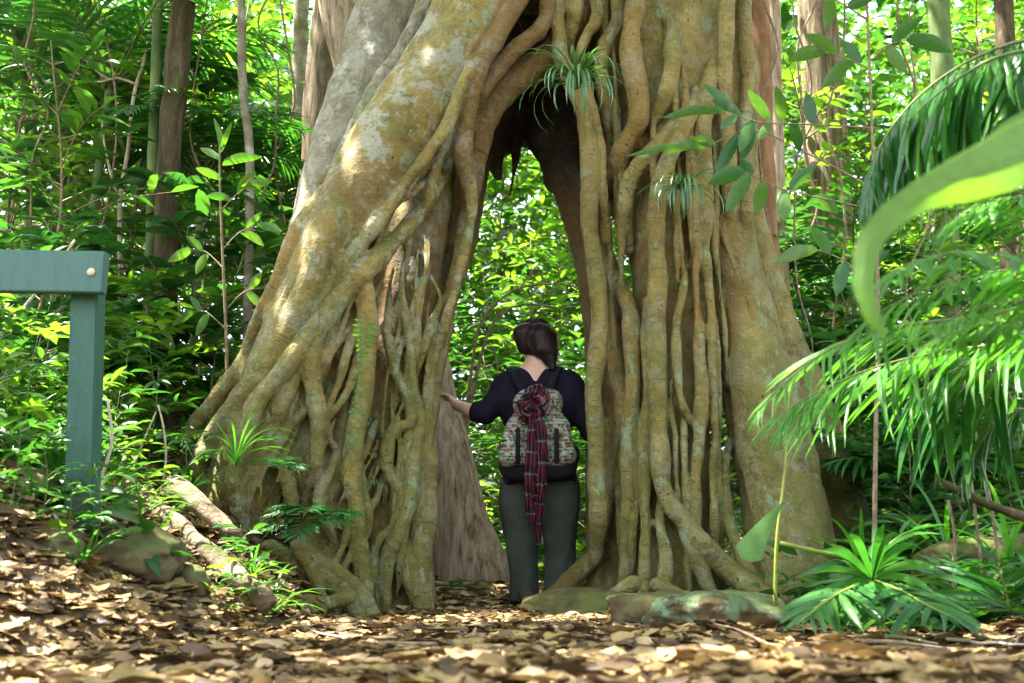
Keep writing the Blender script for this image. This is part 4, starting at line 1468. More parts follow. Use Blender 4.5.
def build_plants():
    rng = np.random.RandomState(5)
    # ---- background saplings: prototypes, each with stem and foliage
    protos = []
    specs = [  # h, nb, blen, lpb, ll, tpl, mat, words, base_free, sr
        (1.5, 12, 0.55, 9, 0.15, LEAF_OVAL, 'leaf', 'shrub of broad oval leaves', 0.12, 0.010),
        (1.0, 14, 0.5, 9, 0.12, LEAF_OVAL, 'leaf_lime', 'yellow green bush of small leaves', 0.05, 0.008),
        (2.6, 18, 0.75, 9, 0.17, LEAF_LONG, 'leaf', 'slender sapling with long pointed leaves', 0.18, 0.014),
        (3.6, 26, 0.9, 10, 0.15, LEAF_OVAL, 'leaf_blue', 'tall dark glossy sapling', 0.2, 0.018),
        (4.6, 30, 1.0, 11, 0.15, LEAF_LONG, 'leaf', 'tall thin understory tree with narrow leaves', 0.25, 0.022),
        (5.4, 34, 1.1, 11, 0.16, LEAF_OVAL, 'leaf_lime', 'tall light green understory tree', 0.3, 0.025),
        (2.0, 16, 0.6, 8, 0.22, LEAF_OVAL, 'leaf_blue', 'shrub of large deep green leaves', 0.1, 0.012),
        (3.0, 22, 0.8, 9, 0.13, LEAF_LONG, 'leaf_lime', 'airy sapling of fine bright leaves', 0.15, 0.014),
    ]
    cols = {'leaf': 'mid green', 'leaf_lime': 'lime', 'leaf_blue': 'deep green'}
    for i, (h, nb, bl, lpb, ll, tpl, mat, words, bf, sr) in enumerate(specs):
        st, lf = sapling(np.random.RandomState(100 + i), h, int(nb * 1.25), bl, lpb, ll * 1.35, tpl, bf, sr)
        nm = 'shrub' if h < 2.1 else 'sapling'
        r = thing(nm, words, nm, (0, 0, 0))
        st.obj('stem', M['twig'] if h > 2.2 else M['stem'], r)
        lf.obj('foliage', M[mat], r)
        protos.append([r, words, nm, 0])
    where = [
        # px, depth, prototype, scale, place
        (18, 5.3, 2, 0.9, 'at the left edge above the sign board'), (60, 5.9, 0, 1.1, 'just behind the green sign post'),
        (130, 5.6, 1, 1.0, 'on the bank right of the sign post'), (165, 6.2, 6, 0.8, 'on the bank beside the lichened dark trunk'),
        (215, 6.0, 0, 1.0, 'on the bank at the outer foot of the fig'), (240, 7.5, 7, 0.75, 'leaning toward the outer fin of the fig'),
        (10, 6.6, 3, 0.9, 'filling the upper left corner'), (75, 7.0, 7, 1.0, 'behind the board between the sign and the dark trunk'),
        (120, 7.3, 5, 0.75, 'in front of the pale forked trunk'), (205, 7.4, 3, 0.8, 'right of the lichened dark trunk'),
        (258, 8.2, 6, 1.0, 'below the rough barked trunk'), (40, 8.4, 4, 0.9, 'second row behind the sign board'),
        (150, 8.8, 6, 1.4, 'far back left of the green striped stem'), (225, 9.0, 5, 0.8, 'behind the slim grey trunk'),
        (285, 9.6, 2, 1.0, 'tucked between the rough trunk and the fig'), (95, 9.6, 3, 1.2, 'far back above the sign post'),
        (-20, 9.2, 5, 1.0, 'farthest back at the left edge'), (185, 10.5, 4, 1.15, 'far back beside the dark trunk'),
        (20, 4.5, 1, 0.55, 'low at the left edge under the board'), (140, 4.7, 1, 0.4, 'low on the litter bank right of the post'),
        # seen through the arch
        (470, 8.2, 0, 0.9, 'through the arch beside the pale leaning trunk'), (505, 8.8, 2, 0.75, 'through the arch left of the walker'),
        (545, 8.6, 1, 1.2, 'through the arch behind the walker head'), (590, 8.0, 7, 0.8, 'through the arch at its right edge'),
        (520, 9.8, 7, 1.1, 'through the arch above the arching branch'), (560, 10.2, 5, 0.75, 'through the arch just under its dark vault'),
        (480, 10.6, 2, 1.2, 'through the arch at its upper left'), (530, 11.5, 1, 2.2, 'through the arch deepest in the gap'),
        (575, 7.4, 6, 0.6, 'through the arch at the walker right hip'), (500, 7.3, 1, 0.7, 'through the arch at the walker left hip'),
        (515, 13.0, 5, 1.0, 'through the arch farthest back in the gap'), (560, 9.2, 0, 1.3, 'through the arch between the head and the right roots'),
        # right side
        (770, 7.4, 7, 0.9, 'behind the reddish trunk by the fig'), (810, 7.0, 3, 0.75, 'between the reddish trunk and the thin dark stem'),
        (850, 7.6, 2, 1.0, 'behind the thin dark stem'), (900, 6.6, 6, 0.9, 'behind the hanging palm leaflets'),
        (945, 7.2, 7, 1.0, 'behind the big right palm crown'), (1000, 6.4, 3, 0.85, 'at the right edge behind the palm'),
        (830, 9.0, 5, 0.85, 'far back between the right trunks'), (890, 9.6, 4, 0.95, 'far back behind the pale right trunk'),
        (960, 9.4, 5, 0.95, 'far back at upper right'), (1040, 8.2, 4, 1.0, 'farthest right beyond the palm'),
        (860, 5.6, 1, 0.7, 'low in front of the right buttress foot'), (930, 5.2, 0, 0.6, 'low behind the small ground palm'),
        (1000, 4.9, 1, 0.8, 'above the mossy log at the right'), (970, 5.8, 6, 0.6, 'over the log under the palm crown'),
        (785, 10.0, 3, 1.1, 'deep behind the fig right shoulder'), (1010, 5.6, 2, 0.7, 'rising at the right edge above the log'),
        (880, 4.9, 6, 0.45, 'low behind the ground palm left of the dry stalks'), (905, 5.6, 0, 0.8, 'second row behind the ground palm'),
        (840, 6.2, 6, 0.7, 'beside the right buttress foot'), (960, 5.0, 2, 0.45, 'just behind the mossy log'), (1020, 4.6, 0, 0.7, 'at the right edge over the log'),
        (870, 6.8, 1, 1.3, 'yellowish patch in the gap under the palm curtain'), (920, 6.4, 5, 0.45, 'bright in the gap below the palm fronds'),
        (35, 4.9, 6, 0.5, 'on the bank just left of the post'), (110, 5.0, 0, 0.5, 'on the bank touching the right of the post'), (180, 5.6, 1, 0.8, 'on the litter slope beside the fig foot'),
        (-5, 3.9, 0, 0.5, 'at the left edge below the board'), (70, 6.6, 5, 0.55, 'glowing behind the board and post'),
    ]
    for px, d, k, sc, place in where:
        r, words, nm, used = protos[k]
        loc = pxg(px, d)
        lab = words.replace('knee high ', '').replace('low ', '') + ' ' + place
        g = 'shrubs in the undergrowth' if nm == 'shrub' else 'saplings of the understory'
        rz = rng.uniform(0, 6.28)
        if not used:
            r.location = loc
            r.rotation_euler = (0, 0, rz)
            r.scale = (sc,) * 3
            r['label'], r['group'] = lab, g
            protos[k][3] = 1
        else:
            dup(r, loc, rz, sc, lab, g)

    # ---- background palms
    g = 'understory palms'
    for i, (px, d, h, nf, L, place) in enumerate([
            (95, 6.5, 2.3, 12, 1.7, 'slim palm with arching feather fronds high at upper left'),
            (196, 6.9, 1.9, 12, 1.2, 'palm with drooping fronds around the slim grey trunk'),
            (290, 9.0, 2.2, 11, 1.5, 'palm half hidden behind the rough barked trunk'),
            (25, 6.2, 0.3, 8, 1.0, 'low palm at the left edge behind the sign board'),
            (200, 6.7, 0.1, 7, 0.8, 'stemless palm tuft on the bank behind the fig foot'),
            (560, 10.6, 0.7, 9, 1.3, 'palm with bright fronds seen through the arch'),
            (500, 12.5, 1.8, 10, 1.6, 'taller palm deep in the arch gap'),
            (800, 7.2, 1.1, 9, 1.1, 'palm with blue sheen behind the reddish trunk'),
            (975, 8.0, 1.5, 10, 1.5, 'palm in the shade behind the right crown'),
            (150, 8.6, 2.9, 12, 1.6, 'tall palm behind the lichened dark trunk'),
            (20, 8.0, 2.7, 12, 1.7, 'tall palm in the upper left corner'),
            (285, 9.2, 2.6, 12, 1.3, 'palm high beside the rough barked trunk'),
            (130, 6.0, 0.25, 8, 0.8, 'low palm between the post and the dark trunk'),
            (850, 7.4, 1.9, 11, 1.3, 'palm behind the glossy twigs at upper right'),
            (905, 5.4, 0.3, 9, 0.9, 'low palm behind the ground palm seedling')]):
        make_palm('palm', place, 'palm', np.random.RandomState(300 + i), h, nf, L, pxg(px, d), g, ('palm', 'palm_bright')[i in (5, 6)], 0.035, n=26, ll=0.42, elev=1.05, sag=1.25, hang=0.35)

    # ---- far forest: one mass of leaves
    N = 48000
    n1 = int(N * 0.6)
    cl = np.stack([rng.uniform(-13, 13, 1500), rng.uniform(11.5, 19, 1500), rng.uniform(-0.2, 8.5, 1500) ** 1.0], 1)
    cl[:, 2] += 0.10 * (cl[:, 1] - 7.5)
    # the canopy thins toward the top left where sky shows through
    keep = rng.rand(1500) < np.clip(1.25 - cl[:, 2] * 0.10, 0.35, 1)
    cl = cl[keep]
    idx = rng.randint(0, len(cl), N)
    pos = cl[idx] + rng.normal(0, 1, (N, 3)) * np.array([0.42, 0.42, 0.2])
    dirs = rdir(rng, N, 0.45)
    nor = nrm(np.stack([rng.normal(0, 0.45, N), rng.normal(-0.15, 0.45, N), np.ones(N)], 1))
    siz = rng.uniform(0.18, 0.42, N)
    kind(obj('forest_foliage', *scatter(LEAF_FAR, pos, dirs, nor, siz), M['leaf']), 'stuff')['label'] = 'mass of far rainforest leaves'
    N = 16000
    pos = np.stack([rng.uniform(-17, 17, N), rng.uniform(19, 25, N), rng.uniform(0, 1, N) ** 1.2 * 11], 1)
    pos[:, 2] += 0.10 * (pos[:, 1] - 7.5)
    kind(obj('forest_foliage', *scatter(LEAF_FAR, pos, rdir(rng, N, 0.45), nrm(np.stack([rng.normal(0, .45, N), rng.normal(-.3, .45, N), np.ones(N)], 1)), rng.uniform(0.35, 0.75, N)), M['leaf_blue']), 'stuff')['label'] = 'darker leaves of the farthest forest'
    # unseen forest leaves behind the camera, added to block low sky light
    N = 8000
    a = rng.uniform(-2.5, 2.5, N) - math.pi / 2
    rr = rng.uniform(9, 14, N)
    pos = np.stack([np.cos(a) * rr, np.sin(a) * rr + 1.0, rng.uniform(0, 2.6, N)], 1)
    pos = pos[pos[:, 1] < 1.5]
    N = len(pos)
    kind(obj('forest_foliage', *scatter(LEAF_FAR, pos, rdir(rng, N, 0.45), nrm(np.stack([rng.normal(0, 0.5, N), rng.normal(0, 0.5, N), np.ones(N)], 1)), rng.uniform(0.3, 0.6, N)), M['leaf']), 'stuff')['label'] = 'unseen rainforest leaves added behind the camera to block low sky'
    # herbs on the ground
    N = 9000
    y = rng.uniform(3.9, 12.5, N)
    x = rng.uniform(-0.75, 0.75, N) * y * 1.05
    ok = ~((np.abs(x - 0.03) < 1.75) & (y < 6.6))
    ok &= ~((y < 5.3) & (x > -1.9) & (x < 1.3))
    x, y = x[ok], y[ok]
    N = len(x)
    # and low herbs over the left bank and the right edge, near the path
    xb = np.concatenate([-(1.12 + rng.rand(1500) * 1.6), 1.05 + rng.rand(900) * 1.2])
    yb = np.concatenate([3.0 + rng.rand(1500) * 1.6, 3.3 + rng.rand(900) * 1.4])
    okb = ~((xb < 0) & (xb / yb > -0.40) & (yb > 3.5)) & (np.abs(xb) < 0.6 * yb) & ((yb > 3.25) | (xb > 0))
    cl = vnoise(np.stack([xb * 3, yb * 3, 0 * xb], 1), 91) > -0.15
    x, y = np.concatenate([x, xb[okb & cl]]), np.concatenate([y, yb[okb & cl]])
    N = len(x)
    z = ground(x, y) + rng.uniform(0.02, 0.42, N) ** 1.3 * np.where(y < 4.4, 0.45, 1)
    kind(obj('ground_cover', *scatter(LEAF_LONG, np.stack([x, y, z], 1), rdir(rng, N, 0.4), nrm(np.stack([rng.normal(0, .4, N), rng.normal(-.2, .4, N), np.ones(N)], 1)), rng.uniform(0.07, 0.2, N)), M['leaf']), 'stuff')


def make_trunk_tree(name, label, rng, path, r0, r1, mat, crown_n=230, crown_r=2.2, group='trees around the fig', ns=14, wob=0.12, leafm='leaf', flare=0.0, cat='tree', crown_h=8.0):
    """path: image positions (px,py,depth) up the trunk, extended upwards to a crown above the picture"""
    pts = [P(*p) for p in path]
    d = nrm(pts[-1] - pts[-2])
    top = pts[-1].copy()
    if top[2] < crown_h:
        top = top + d * (crown_h - top[2]) / max(d[2], 0.3)
        pts.append(top)
    base = pts[0].copy()
    base[2] = float(ground(base[0], base[1])) - 0.2
    q = spline([base] + pts[1:], 0.10) if path[0][1] > 400 else spline([base] + pts, 0.10)
    f = np.linspace(0, 1, len(q))
    rad = r0 + (r1 - r0) * f + flare * np.exp(-f * 14)
    root = thing(name, label, cat, base, 0, group)
    obj('trunk', *tube(q, rad, ns, wob=wob, seed=rng.randint(99)), M[mat], root, loc=base)
    if crown_n:
        n = crown_n
        cl = top + rng.normal(0, 1, (45, 3)) * np.array([crown_r, crown_r, crown_r * 0.3]) * 0.55 + np.array([0, 0, 0.3])
        pos = cl[rng.randint(0, 45, n)] + rng.normal(0, 0.28, (n, 3))
        pos = pos[through_leaves(pos, 0.12)]
        n = len(pos)
        obj('crown', *scatter(LEAF_FAR, pos, rdir(rng, n, 0.4), nrm(np.stack([rng.normal(0, .4, n), rng.normal(0, .4, n), np.ones(n)], 1)), rng.uniform(0.14, 0.3, n)), M[leafm], root, loc=base)
        mb = MB()
        for k in range(7):
            e = cl[k]
            s = q[-1 - min(len(q) - 1, rng.randint(1, 8))]
            mb.add(*tube(spline([s, (s + e) / 2 + np.array([0, 0, -0.15]), e], 0.2), 0.02, 5))
        mb.obj('branches', M[mat], root, loc=base)
    return root


def build_trees():
    rng = np.random.RandomState(17)
    T = make_trunk_tree
    T('lichened_tree', 'slim dark trunk mottled with lichen standing left of the fig', rng, [(172, 420, 6.0), (166, 250, 6.0), (173, 110, 6.0), (186, -20, 6.0)], 0.078, 0.066, 'bark_dark')
    T('rough_barked_tree', 'thick trunk with deeply furrowed brown bark behind the fig fin', rng, [(322, 420, 8.0), (325, 150, 8.0), (338, 0, 8.0)], 0.22, 0.19, 'bark_rough', wob=0.2)
    T('grey_tree', 'very slim smooth grey brown trunk between two palms at left', rng, [(247, 420, 6.1), (250, 180, 6.1), (243, 90, 6.1), (241, -10, 6.1)], 0.030, 0.024, 'bark_grey', 500)
    T('green_stemmed_tree', 'thin green ringed stem left of the dark lichened trunk', rng, [(148, 420, 6.1), (152, 180, 6.1), (158, 0, 6.1)], 0.034, 0.028, 'bark_green', 500)
    T('buff_trunk_tree', 'faint buff trunk far behind beside the rough bark', rng, [(302, 380, 10), (300, 100, 10), (302, -10, 10)], 0.09, 0.08, 'bark_grey')
    T('reddish_tree', 'reddish smooth trunk close behind the right side of the fig', rng, [(778, 560, 6.7), (772, 330, 6.7), (764, 190, 6.7), (758, -10, 6.7)], 0.095, 0.06, 'bark_red', wob=0.08)
    T('sunny_trunk_tree', 'pale sunlit trunk right of the reddish trunk', rng, [(784, 560, 7.2), (782, 330, 7.2), (776, 150, 7.2), (772, -10, 7.2)], 0.07, 0.05, 'bark_pale', 600)
    T('furrowed_tree', 'broad pale furrowed trunk in the right middle distance', rng, [(832, 480, 9.5), (832, 240, 9.5), (822, 80, 9.5), (815, -10, 9.5)], 0.24, 0.18, 'bark_rough', wob=0.2)
    # T('straight_stem_tree', 'straight brown pole-thin stem right of the fig shoulder', rng, [(877, 560, 5.6), (875, 260, 5.6), (870, 80, 5.6), (865, -10, 5.6)], 0.022, 0.018, 'bark_dark', 300, 1.2, wob=0.05)
    T('buttery_trunk_tree', 'yellow brown trunk rising through the big right palm', rng, [(950, 600, 6.4), (948, 300, 6.4), (943, 100, 6.4), (938, -10, 6.4)], 0.085, 0.07, 'bark_green')
    T('edge_trunk_tree', 'brown trunk at the right edge behind the palm fronds', rng, [(1018, 600, 7.5), (1012, 300, 7.5), (1004, 0, 7.5)], 0.08, 0.07, 'bark_dark')
    T('leaning_pale_tree', 'pale fibrous barked trunk leaning inside the arch beside the walker', rng, [(476, 600, 6.7), (449, 470, 6.75), (425, 380, 6.8), (392, 250, 6.85), (365, 120, 6.9)], 0.145, 0.115, 'bark_pale', wob=0.5, flare=0.09, ns=30)
    # pale forked sapling at left, its fork and arms traced
    base = pxg(122, 6.4)
    r = thing('forked_sapling', 'leafless pale forked sapling in front of the dark trunk', 'sapling', base, 0)
    mb = MB()
    for pts, a, b in [([(120, 420), (121, 300), (120, 205), (128, 150), (134, 95), (144, 60), (152, 20)], 0.020, 0.010), ([(120, 205), (110, 170), (104, 140), (102, 120)], 0.012, 0.006), ([(137, 85), (118, 78), (95, 82), (72, 70)], 0.010, 0.004), ([(110, 80), (95, 70), (84, 58)], 0.006, 0.003)]:
        q = spline([P(x, y, 6.4) for x, y in pts], 0.05)
        if pts[0][1] == 420:
            q[0] = base - np.array([0, 0, 0.1])
        mb.add(*tube(q, np.linspace(a, b, len(q)), 7))
    mb.obj('stem', M['pale_twig'], r, loc=base)
    # arching branches seen in the arch
    base = P(478, 470, 7.6)
    base[2] = float(ground(base[0], base[1]))
    r = thing('arching_sapling', 'bare forked sapling arching over behind the walker', 'sapling', base, 0)
    mb = MB()
    for pts, a, b in [([(462, 470), (468, 420), (480, 360), (492, 325), (506, 310), (530, 304), (560, 308), (580, 306)], 0.028, 0.010), ([(458, 480), (474, 352), (482, 322), (500, 300), (520, 288), (550, 284), (572, 286), (590, 296)], 0.026, 0.010), ([(520, 288), (540, 262), (556, 250)], 0.008, 0.004)]:
        q = spline([P(x, y, 7.6) for x, y in pts], 0.06)
        if pts[0][1] > 400:
            q = np.vstack([base - np.array([0, 0, 0.1]), q])
        mb.add(*tube(q, np.linspace(a * .7, b * .6, len(q)), 7))
    mb.obj('stem', M['twig'], r, loc=base)
    # hanging lianas
    for i, (px, d, y1, r_, lab) in enumerate([(60, 7.0, 330, 0.007, 'thin liana hanging at the far left'), (210, 8.5, 300, 0.008, 'thin liana hanging beside the slim grey trunk'), (805, 7.5, 320, 0.009, 'grey liana hanging right of the pale sunlit trunk'), (905, 7.0, 300, 0.008, 'thin liana hanging above the palm leaflets'), (765, 6.2, 330, 0.008, 'liana hanging along the right shoulder of the fig'), (35, 5.8, 250, 0.006, 'crooked thin liana just above the sign board'), (110, 6.2, 380, 0.007, 'liana hanging left of the green ringed stem'), (198, 6.4, 300, 0.006, 'thin liana right of the lichened dark trunk'), (272, 6.6, 260, 0.007, 'liana hanging close to the rough barked trunk'), (285, 7.4, 330, 0.009, 'thicker liana beside the fig fin'), (838, 6.4, 360, 0.008, 'crooked liana right of the furrowed trunk'), (918, 5.8, 420, 0.006, 'thin liana behind the palm curtain'), (800, 6.0, 420, 0.006, 'thin liana before the pale furrowed trunk')]):
        q = spline([P(px + 9 * math.sin(k * 1.7 + i * 2.3) + 5 * math.sin(k * 3.1 + i), y, d) for k, y in enumerate(np.linspace(-120, y1, 9))], 0.06)
        tag(obj('liana', *tube(q, r_, 6, wob=0.2), M['twig']), lab, 'vine', 'hanging lianas')


build_plants()
build_trees()
# ---------------------------------------------------------------- ground, litter, rocks, logs
def build_ground():
    # fine near the path, coarse far away, one sheet out to the horizon
    xs = np.concatenate([np.linspace(-120, -9, 16), np.linspace(-8, -3.1, 30), np.linspace(-3, 3, 170), np.linspace(3.1, 8, 30), np.linspace(9, 120, 16)])
    ys = np.concatenate([np.linspace(-60, -2.5, 14), np.linspace(-2, 0.9, 16), np.linspace(1.0, 6.5, 170), np.linspace(6.6, 14, 50), np.linspace(15, 140, 22)])
    X, Y = np.meshgrid(xs, ys)
    Z = ground(X, np.clip(Y, -60, 22)) * np.clip(1 - (np.abs(X) - 30) / 60, 0.2, 1)
    nx, ny = len(xs), len(ys)
    i = (np.arange(ny - 1)[:, None] * nx + np.arange(nx - 1)[None]).ravel()
    kind(obj('ground', np.stack([X, Y, Z], -1).reshape(-1, 3), np.stack([i, i + 1, i + nx + 1, i + nx], -1), M['soil']), 'structure')


def curled_leaf(seed, ns=5, nw=4):
    r = np.random.RandomState(seed)
    t = np.linspace(0, 1, ns + 1)
    prof = np.sin(np.pi * np.clip(t, 0.03, 0.985)) ** r.uniform(0.55, 0.9)
    w = r.uniform(0.32, 0.6)
    curl, bend, tw = r.uniform(-1.6, 2.4), r.uniform(-0.5, 0.9), r.normal(0, 0.5)
    rows = []
    for a in t:
        p = prof[int(round(a * ns))]
        for b in np.linspace(-1, 1, nw + 1):
            hw = p * w / 2
            ang = b * curl * 0.5
            x = hw * (math.sin(ang) / (curl * 0.5) if abs(curl) > 0.05 else b)
            z = hw * (1 - math.cos(ang)) / (curl * 0.5 + 1e-6) if abs(curl) > 0.05 else 0
            z += bend * (a - 0.5) ** 2 * 0.5 + 0.03 * math.sin(9 * a + 3 * b + seed)
            c, s = math.cos(tw * (a - .5)), math.sin(tw * (a - .5))
            rows.append((x * c - z * s, a - 0.5, x * s + z * c))
    F = []
    k = nw + 1
    for i in range(ns):
        for j in range(nw):
            a = i * k + j
            F.append((a, a + 1, a + k + 1, a + k))
    return np.array(rows), np.array(F)


def build_litter():
    rng = np.random.RandomState(77)
    tp = [curled_leaf(s) for s in range(14)]
    mb = MB()
    def put(x, y, size, lift, tilt):
        n = len(x)
        z = ground(x, y)
        e = 0.03
        nx = -(ground(x + e, y) - z) / e
        ny = -(ground(x, y + e) - z) / e
        nor = nrm(np.stack([nx + rng.normal(0, tilt, n), ny + rng.normal(0, tilt, n), np.ones(n)], 1))
        d = rdir(rng, n, 0.05)
        pos = np.stack([x, y, z + lift], 1)
        which = rng.randint(0, len(tp), n)
        flip = np.where(rng.rand(n) < 0.5, -1.0, 1.0)
        for k in range(len(tp)):
            s = which == k
            if s.any():
                mb.add(*scatter(tp[k], pos[s], d[s], nor[s], size[s]))
    # path
    n = 19000
    y = 1.1 + 4.9 * rng.rand(n) ** 0.85
    x = rng.uniform(-0.62, 0.62, n) * y
    put(x, y, 0.028 + 0.085 * rng.rand(n) ** 1.7, rng.uniform(0.0, 0.028, n), 0.33)
    # bank at the left and the litter slope behind it
    n = 4200
    y = rng.uniform(2.2, 6.6, n)
    x = -(0.8 + rng.rand(n) * 2.5)
    put(x, y, rng.uniform(0.03, 0.11, n), rng.uniform(0.0, 0.03, n), 0.35)
    n = 1800
    y = rng.uniform(3.2, 6.8, n)
    x = 0.9 + rng.rand(n) * 2.8
    put(x, y, rng.uniform(0.03, 0.11, n), rng.uniform(0.0, 0.03, n), 0.35)
    n = 1200
    y = rng.uniform(5.5, 8.5, n)
    x = rng.uniform(-0.7, 0.9, n)
    put(x, y, rng.uniform(0.06, 0.13, n), rng.uniform(0.0, 0.03, n), 0.3)
    kind(mb.obj('leaf_litter', M['litter']), 'stuff')['label'] = 'dry brown fallen leaves covering the path and bank'
    # twigs lying in the litter
    for i in range(26):
        x0, y0 = rng.uniform(-1.6, 1.6), rng.uniform(2.4, 4.4)
        a, l = rng.uniform(0, 6.28), rng.uniform(0.15, 0.45)
        q = []
        for t in np.linspace(-0.5, 0.5, 6):
            xx, yy = x0 + math.cos(a) * l * t + rng.normal(0, .008), y0 + math.sin(a) * l * t + rng.normal(0, .008)
            q.append((xx, yy, float(ground(xx, yy)) + 0.03))
        tag(obj('fallen_twig', *tube(spline(q, 0.04), np.linspace(0.006, 0.003, len(spline(q, 0.04))), 6), M[('twig', 'pale_twig')[i % 2]]), 'thin dry twig lying among the fallen leaves of the path', 'twig', 'twigs in the leaf litter')


def rock(name, label, c, s, mat, seed, rz=0.0):
    import bmesh
    bm = bmesh.new()
    bmesh.ops.create_icosphere(bm, subdivisions=5, radius=1.0)
    V = np.array([v.co[:] for v in bm.verts])
    F = np.array([[v.index for v in f.verts] for f in bm.faces])
    bm.free()
    V = np.sign(V) * np.abs(V) ** 0.8
    V = V * (1 + 0.22 * vnoise(V * 1.3 + seed, seed) + 0.10 * vnoise(V * 3.3 + seed, seed + 1) + 0.03 * vnoise(V * 9, seed + 2))[:, None]
    V = rotz(V * np.array(s), rz)
    o = obj(name, V, F, M[mat])
    o.location = [float(v) for v in c]
    return tag(o, label, 'rock')


def build_rocks():
    a = P(716, 606, 4.25)
    rock('rock', 'flat mint-lichened stone at the foot of the right roots', (a[0], a[1], -0.03), (0.30, 0.2, 0.095), 'rock_mint', 3, 0.1)
    a = P(648, 606, 4.35)
    rock('rock', 'low brown stone left of the mint-lichened stone', (a[0], a[1], -0.03), (0.17, 0.14, 0.08), 'rock', 8, 0.5)
    a = P(578, 604, 4.75)
    rock('mossy_mound', 'mossy hump of soil where the roots meet the arch floor', (a[0], a[1], -0.06), (0.27, 0.2, 0.10), 'mossy', 14)
    a = P(140, 568, 3.35)
    rock('rock', 'rounded brown stone jutting from the left bank', (a[0], a[1], a[2] + 0.03), (0.15, 0.17, 0.085), 'rock', 21)
    a = P(52, 580, 3.0)
    rock('rock', 'small stone half buried in litter at far left', (a[0], a[1], float(ground(a[0], a[1])) + .0), (0.08, 0.06, 0.05), 'rock', 25)
    for px, py, d, sz, lab in ((20, 548, 3.3, .10, 'grey brown stone under the herbs at the left edge'), (182, 596, 3.5, .07, 'small stone at the foot of the left bank'), (212, 512, 4.5, .09, 'stone beside the rotting log under the fig foot')):
        a = P(px, py, d)
        rock('rock', lab, (a[0], a[1], float(ground(a[0], a[1])) - .01), (sz * 1.2, sz, sz * .8), 'rock', int(px), px)
    # logs
    def log(name, lab, pts, r0, r1, mat, wob=0.25):
        q = spline([P(*p) for p in pts], 0.05)
        return tag(obj(name, *tube(q, np.linspace(r0, r1, len(q)), 14, wob=wob), M[mat]), lab, 'log')
    log('fallen_log', 'pale rotting log slanting down the left bank', [(108, 482, 4.3), (150, 512, 4.15), (190, 538, 4.0), (236, 574, 3.85), (266, 606, 3.75)], 0.05, 0.04, 'log', 0.55)
    log('fallen_log', 'short broken log end beside the pale rotting log', [(172, 488, 4.35), (200, 502, 4.25), (238, 538, 4.1)], 0.05, 0.028, 'log', 0.55)
    log('mossy_log', 'thick mossy log lying at the right edge', [(930, 575, 4.1), (960, 566, 4.15), (1010, 558, 4.25), (1080, 548, 4.4)], 0.10, 0.13, 'mossy', 0.3)
    log('dead_branch', 'dark broken branch poking out above the mossy log', [(936, 480, 3.6), (965, 494, 3.6), (990, 505, 3.6), (1040, 522, 3.6)], 0.012, 0.022, 'bark_dark', 0.4)
    # upright dead stalks near the post
    for lab, pts, r in [('curved dry vine stalk in front of the sign post', [(96, 540), (92, 500), (104, 470), (112, 440), (108, 400)], 0.008), ('bent pale dead twig standing on the bank', [(163, 484), (166, 455), (163, 425), (158, 405)], 0.007), ('short broken dead twig leaning on the bank', [(132, 470), (144, 440), (156, 412)], 0.006),
                       ('long bare stick leaning behind the sign board', [(-10, 345), (30, 300), (60, 262), (75, 240)], 0.009)]:
        q = spline([P(x, y, 3.55 if 'vine' in lab else 4.6) for x, y in pts], 0.03)
        tag(obj('dead_twig', *tube(q, np.linspace(r, r * 0.6, len(q)), 7, wob=0.2), M['pale_twig']), lab, 'twig')


def build_sign():
    d = 3.3
    base = P(83, 512, d)
    base[2] = float(ground(base[0], base[1]))
    root = thing('trail_sign', 'blue green painted wooden trail sign frame on the left bank', 'sign', base)
    top = P(89, 268, d)
    # post, leaning very slightly
    dirv = nrm(top - base)
    X = nrm(np.cross(dirv, (0, 1, 0)))
    Yv = np.cross(dirv, X)
    rot = np.stack([X, Yv, dirv], 1)
    L = np.linalg.norm(top - base) + 0.3
    c = base + dirv * (L / 2 - 0.3)
    V, F = box((0, 0, 0), (0.090, 0.075, L), 0.004, rot)
    obj('post', V + c, F, M['paint'], root, False, base)
    # rail
    a = P(106, 273, d - 0.08)
    h = 0.140
    V, F = box((0, 0, 0), (1.4, 0.045, h), 0.003, None)
    ang = 0.015
    Rz = np.array([[math.cos(ang), 0, -math.sin(ang)], [0, 1, 0], [math.sin(ang), 0, math.cos(ang)]]).T
    V = V @ Rz.T
    board = obj('board', V + a + np.array([-0.7, 0, 0.01]), F, M['paint_light'], root, False, base)
    b = P(91, 272, d - 0.105)
    import bmesh
    bm = bmesh.new()
    bmesh.ops.create_uvsphere(bm, u_segments=20, v_segments=12, radius=0.0135)
    V = np.array([v.co[:] for v in bm.verts]) * np.array([1, 0.55, 1])
    f3 = np.array([[v.index for v in f.verts] for f in bm.faces if len(f.verts) == 3])
    f4 = np.array([[v.index for v in f.verts] for f in bm.faces if len(f.verts) == 4])
    bm.free()
    o = obj('bolt_cap', V + b, [f3, f4], M['bolt'], board)
    o.data.transform(Matrix.Translation([-v for v in base]))


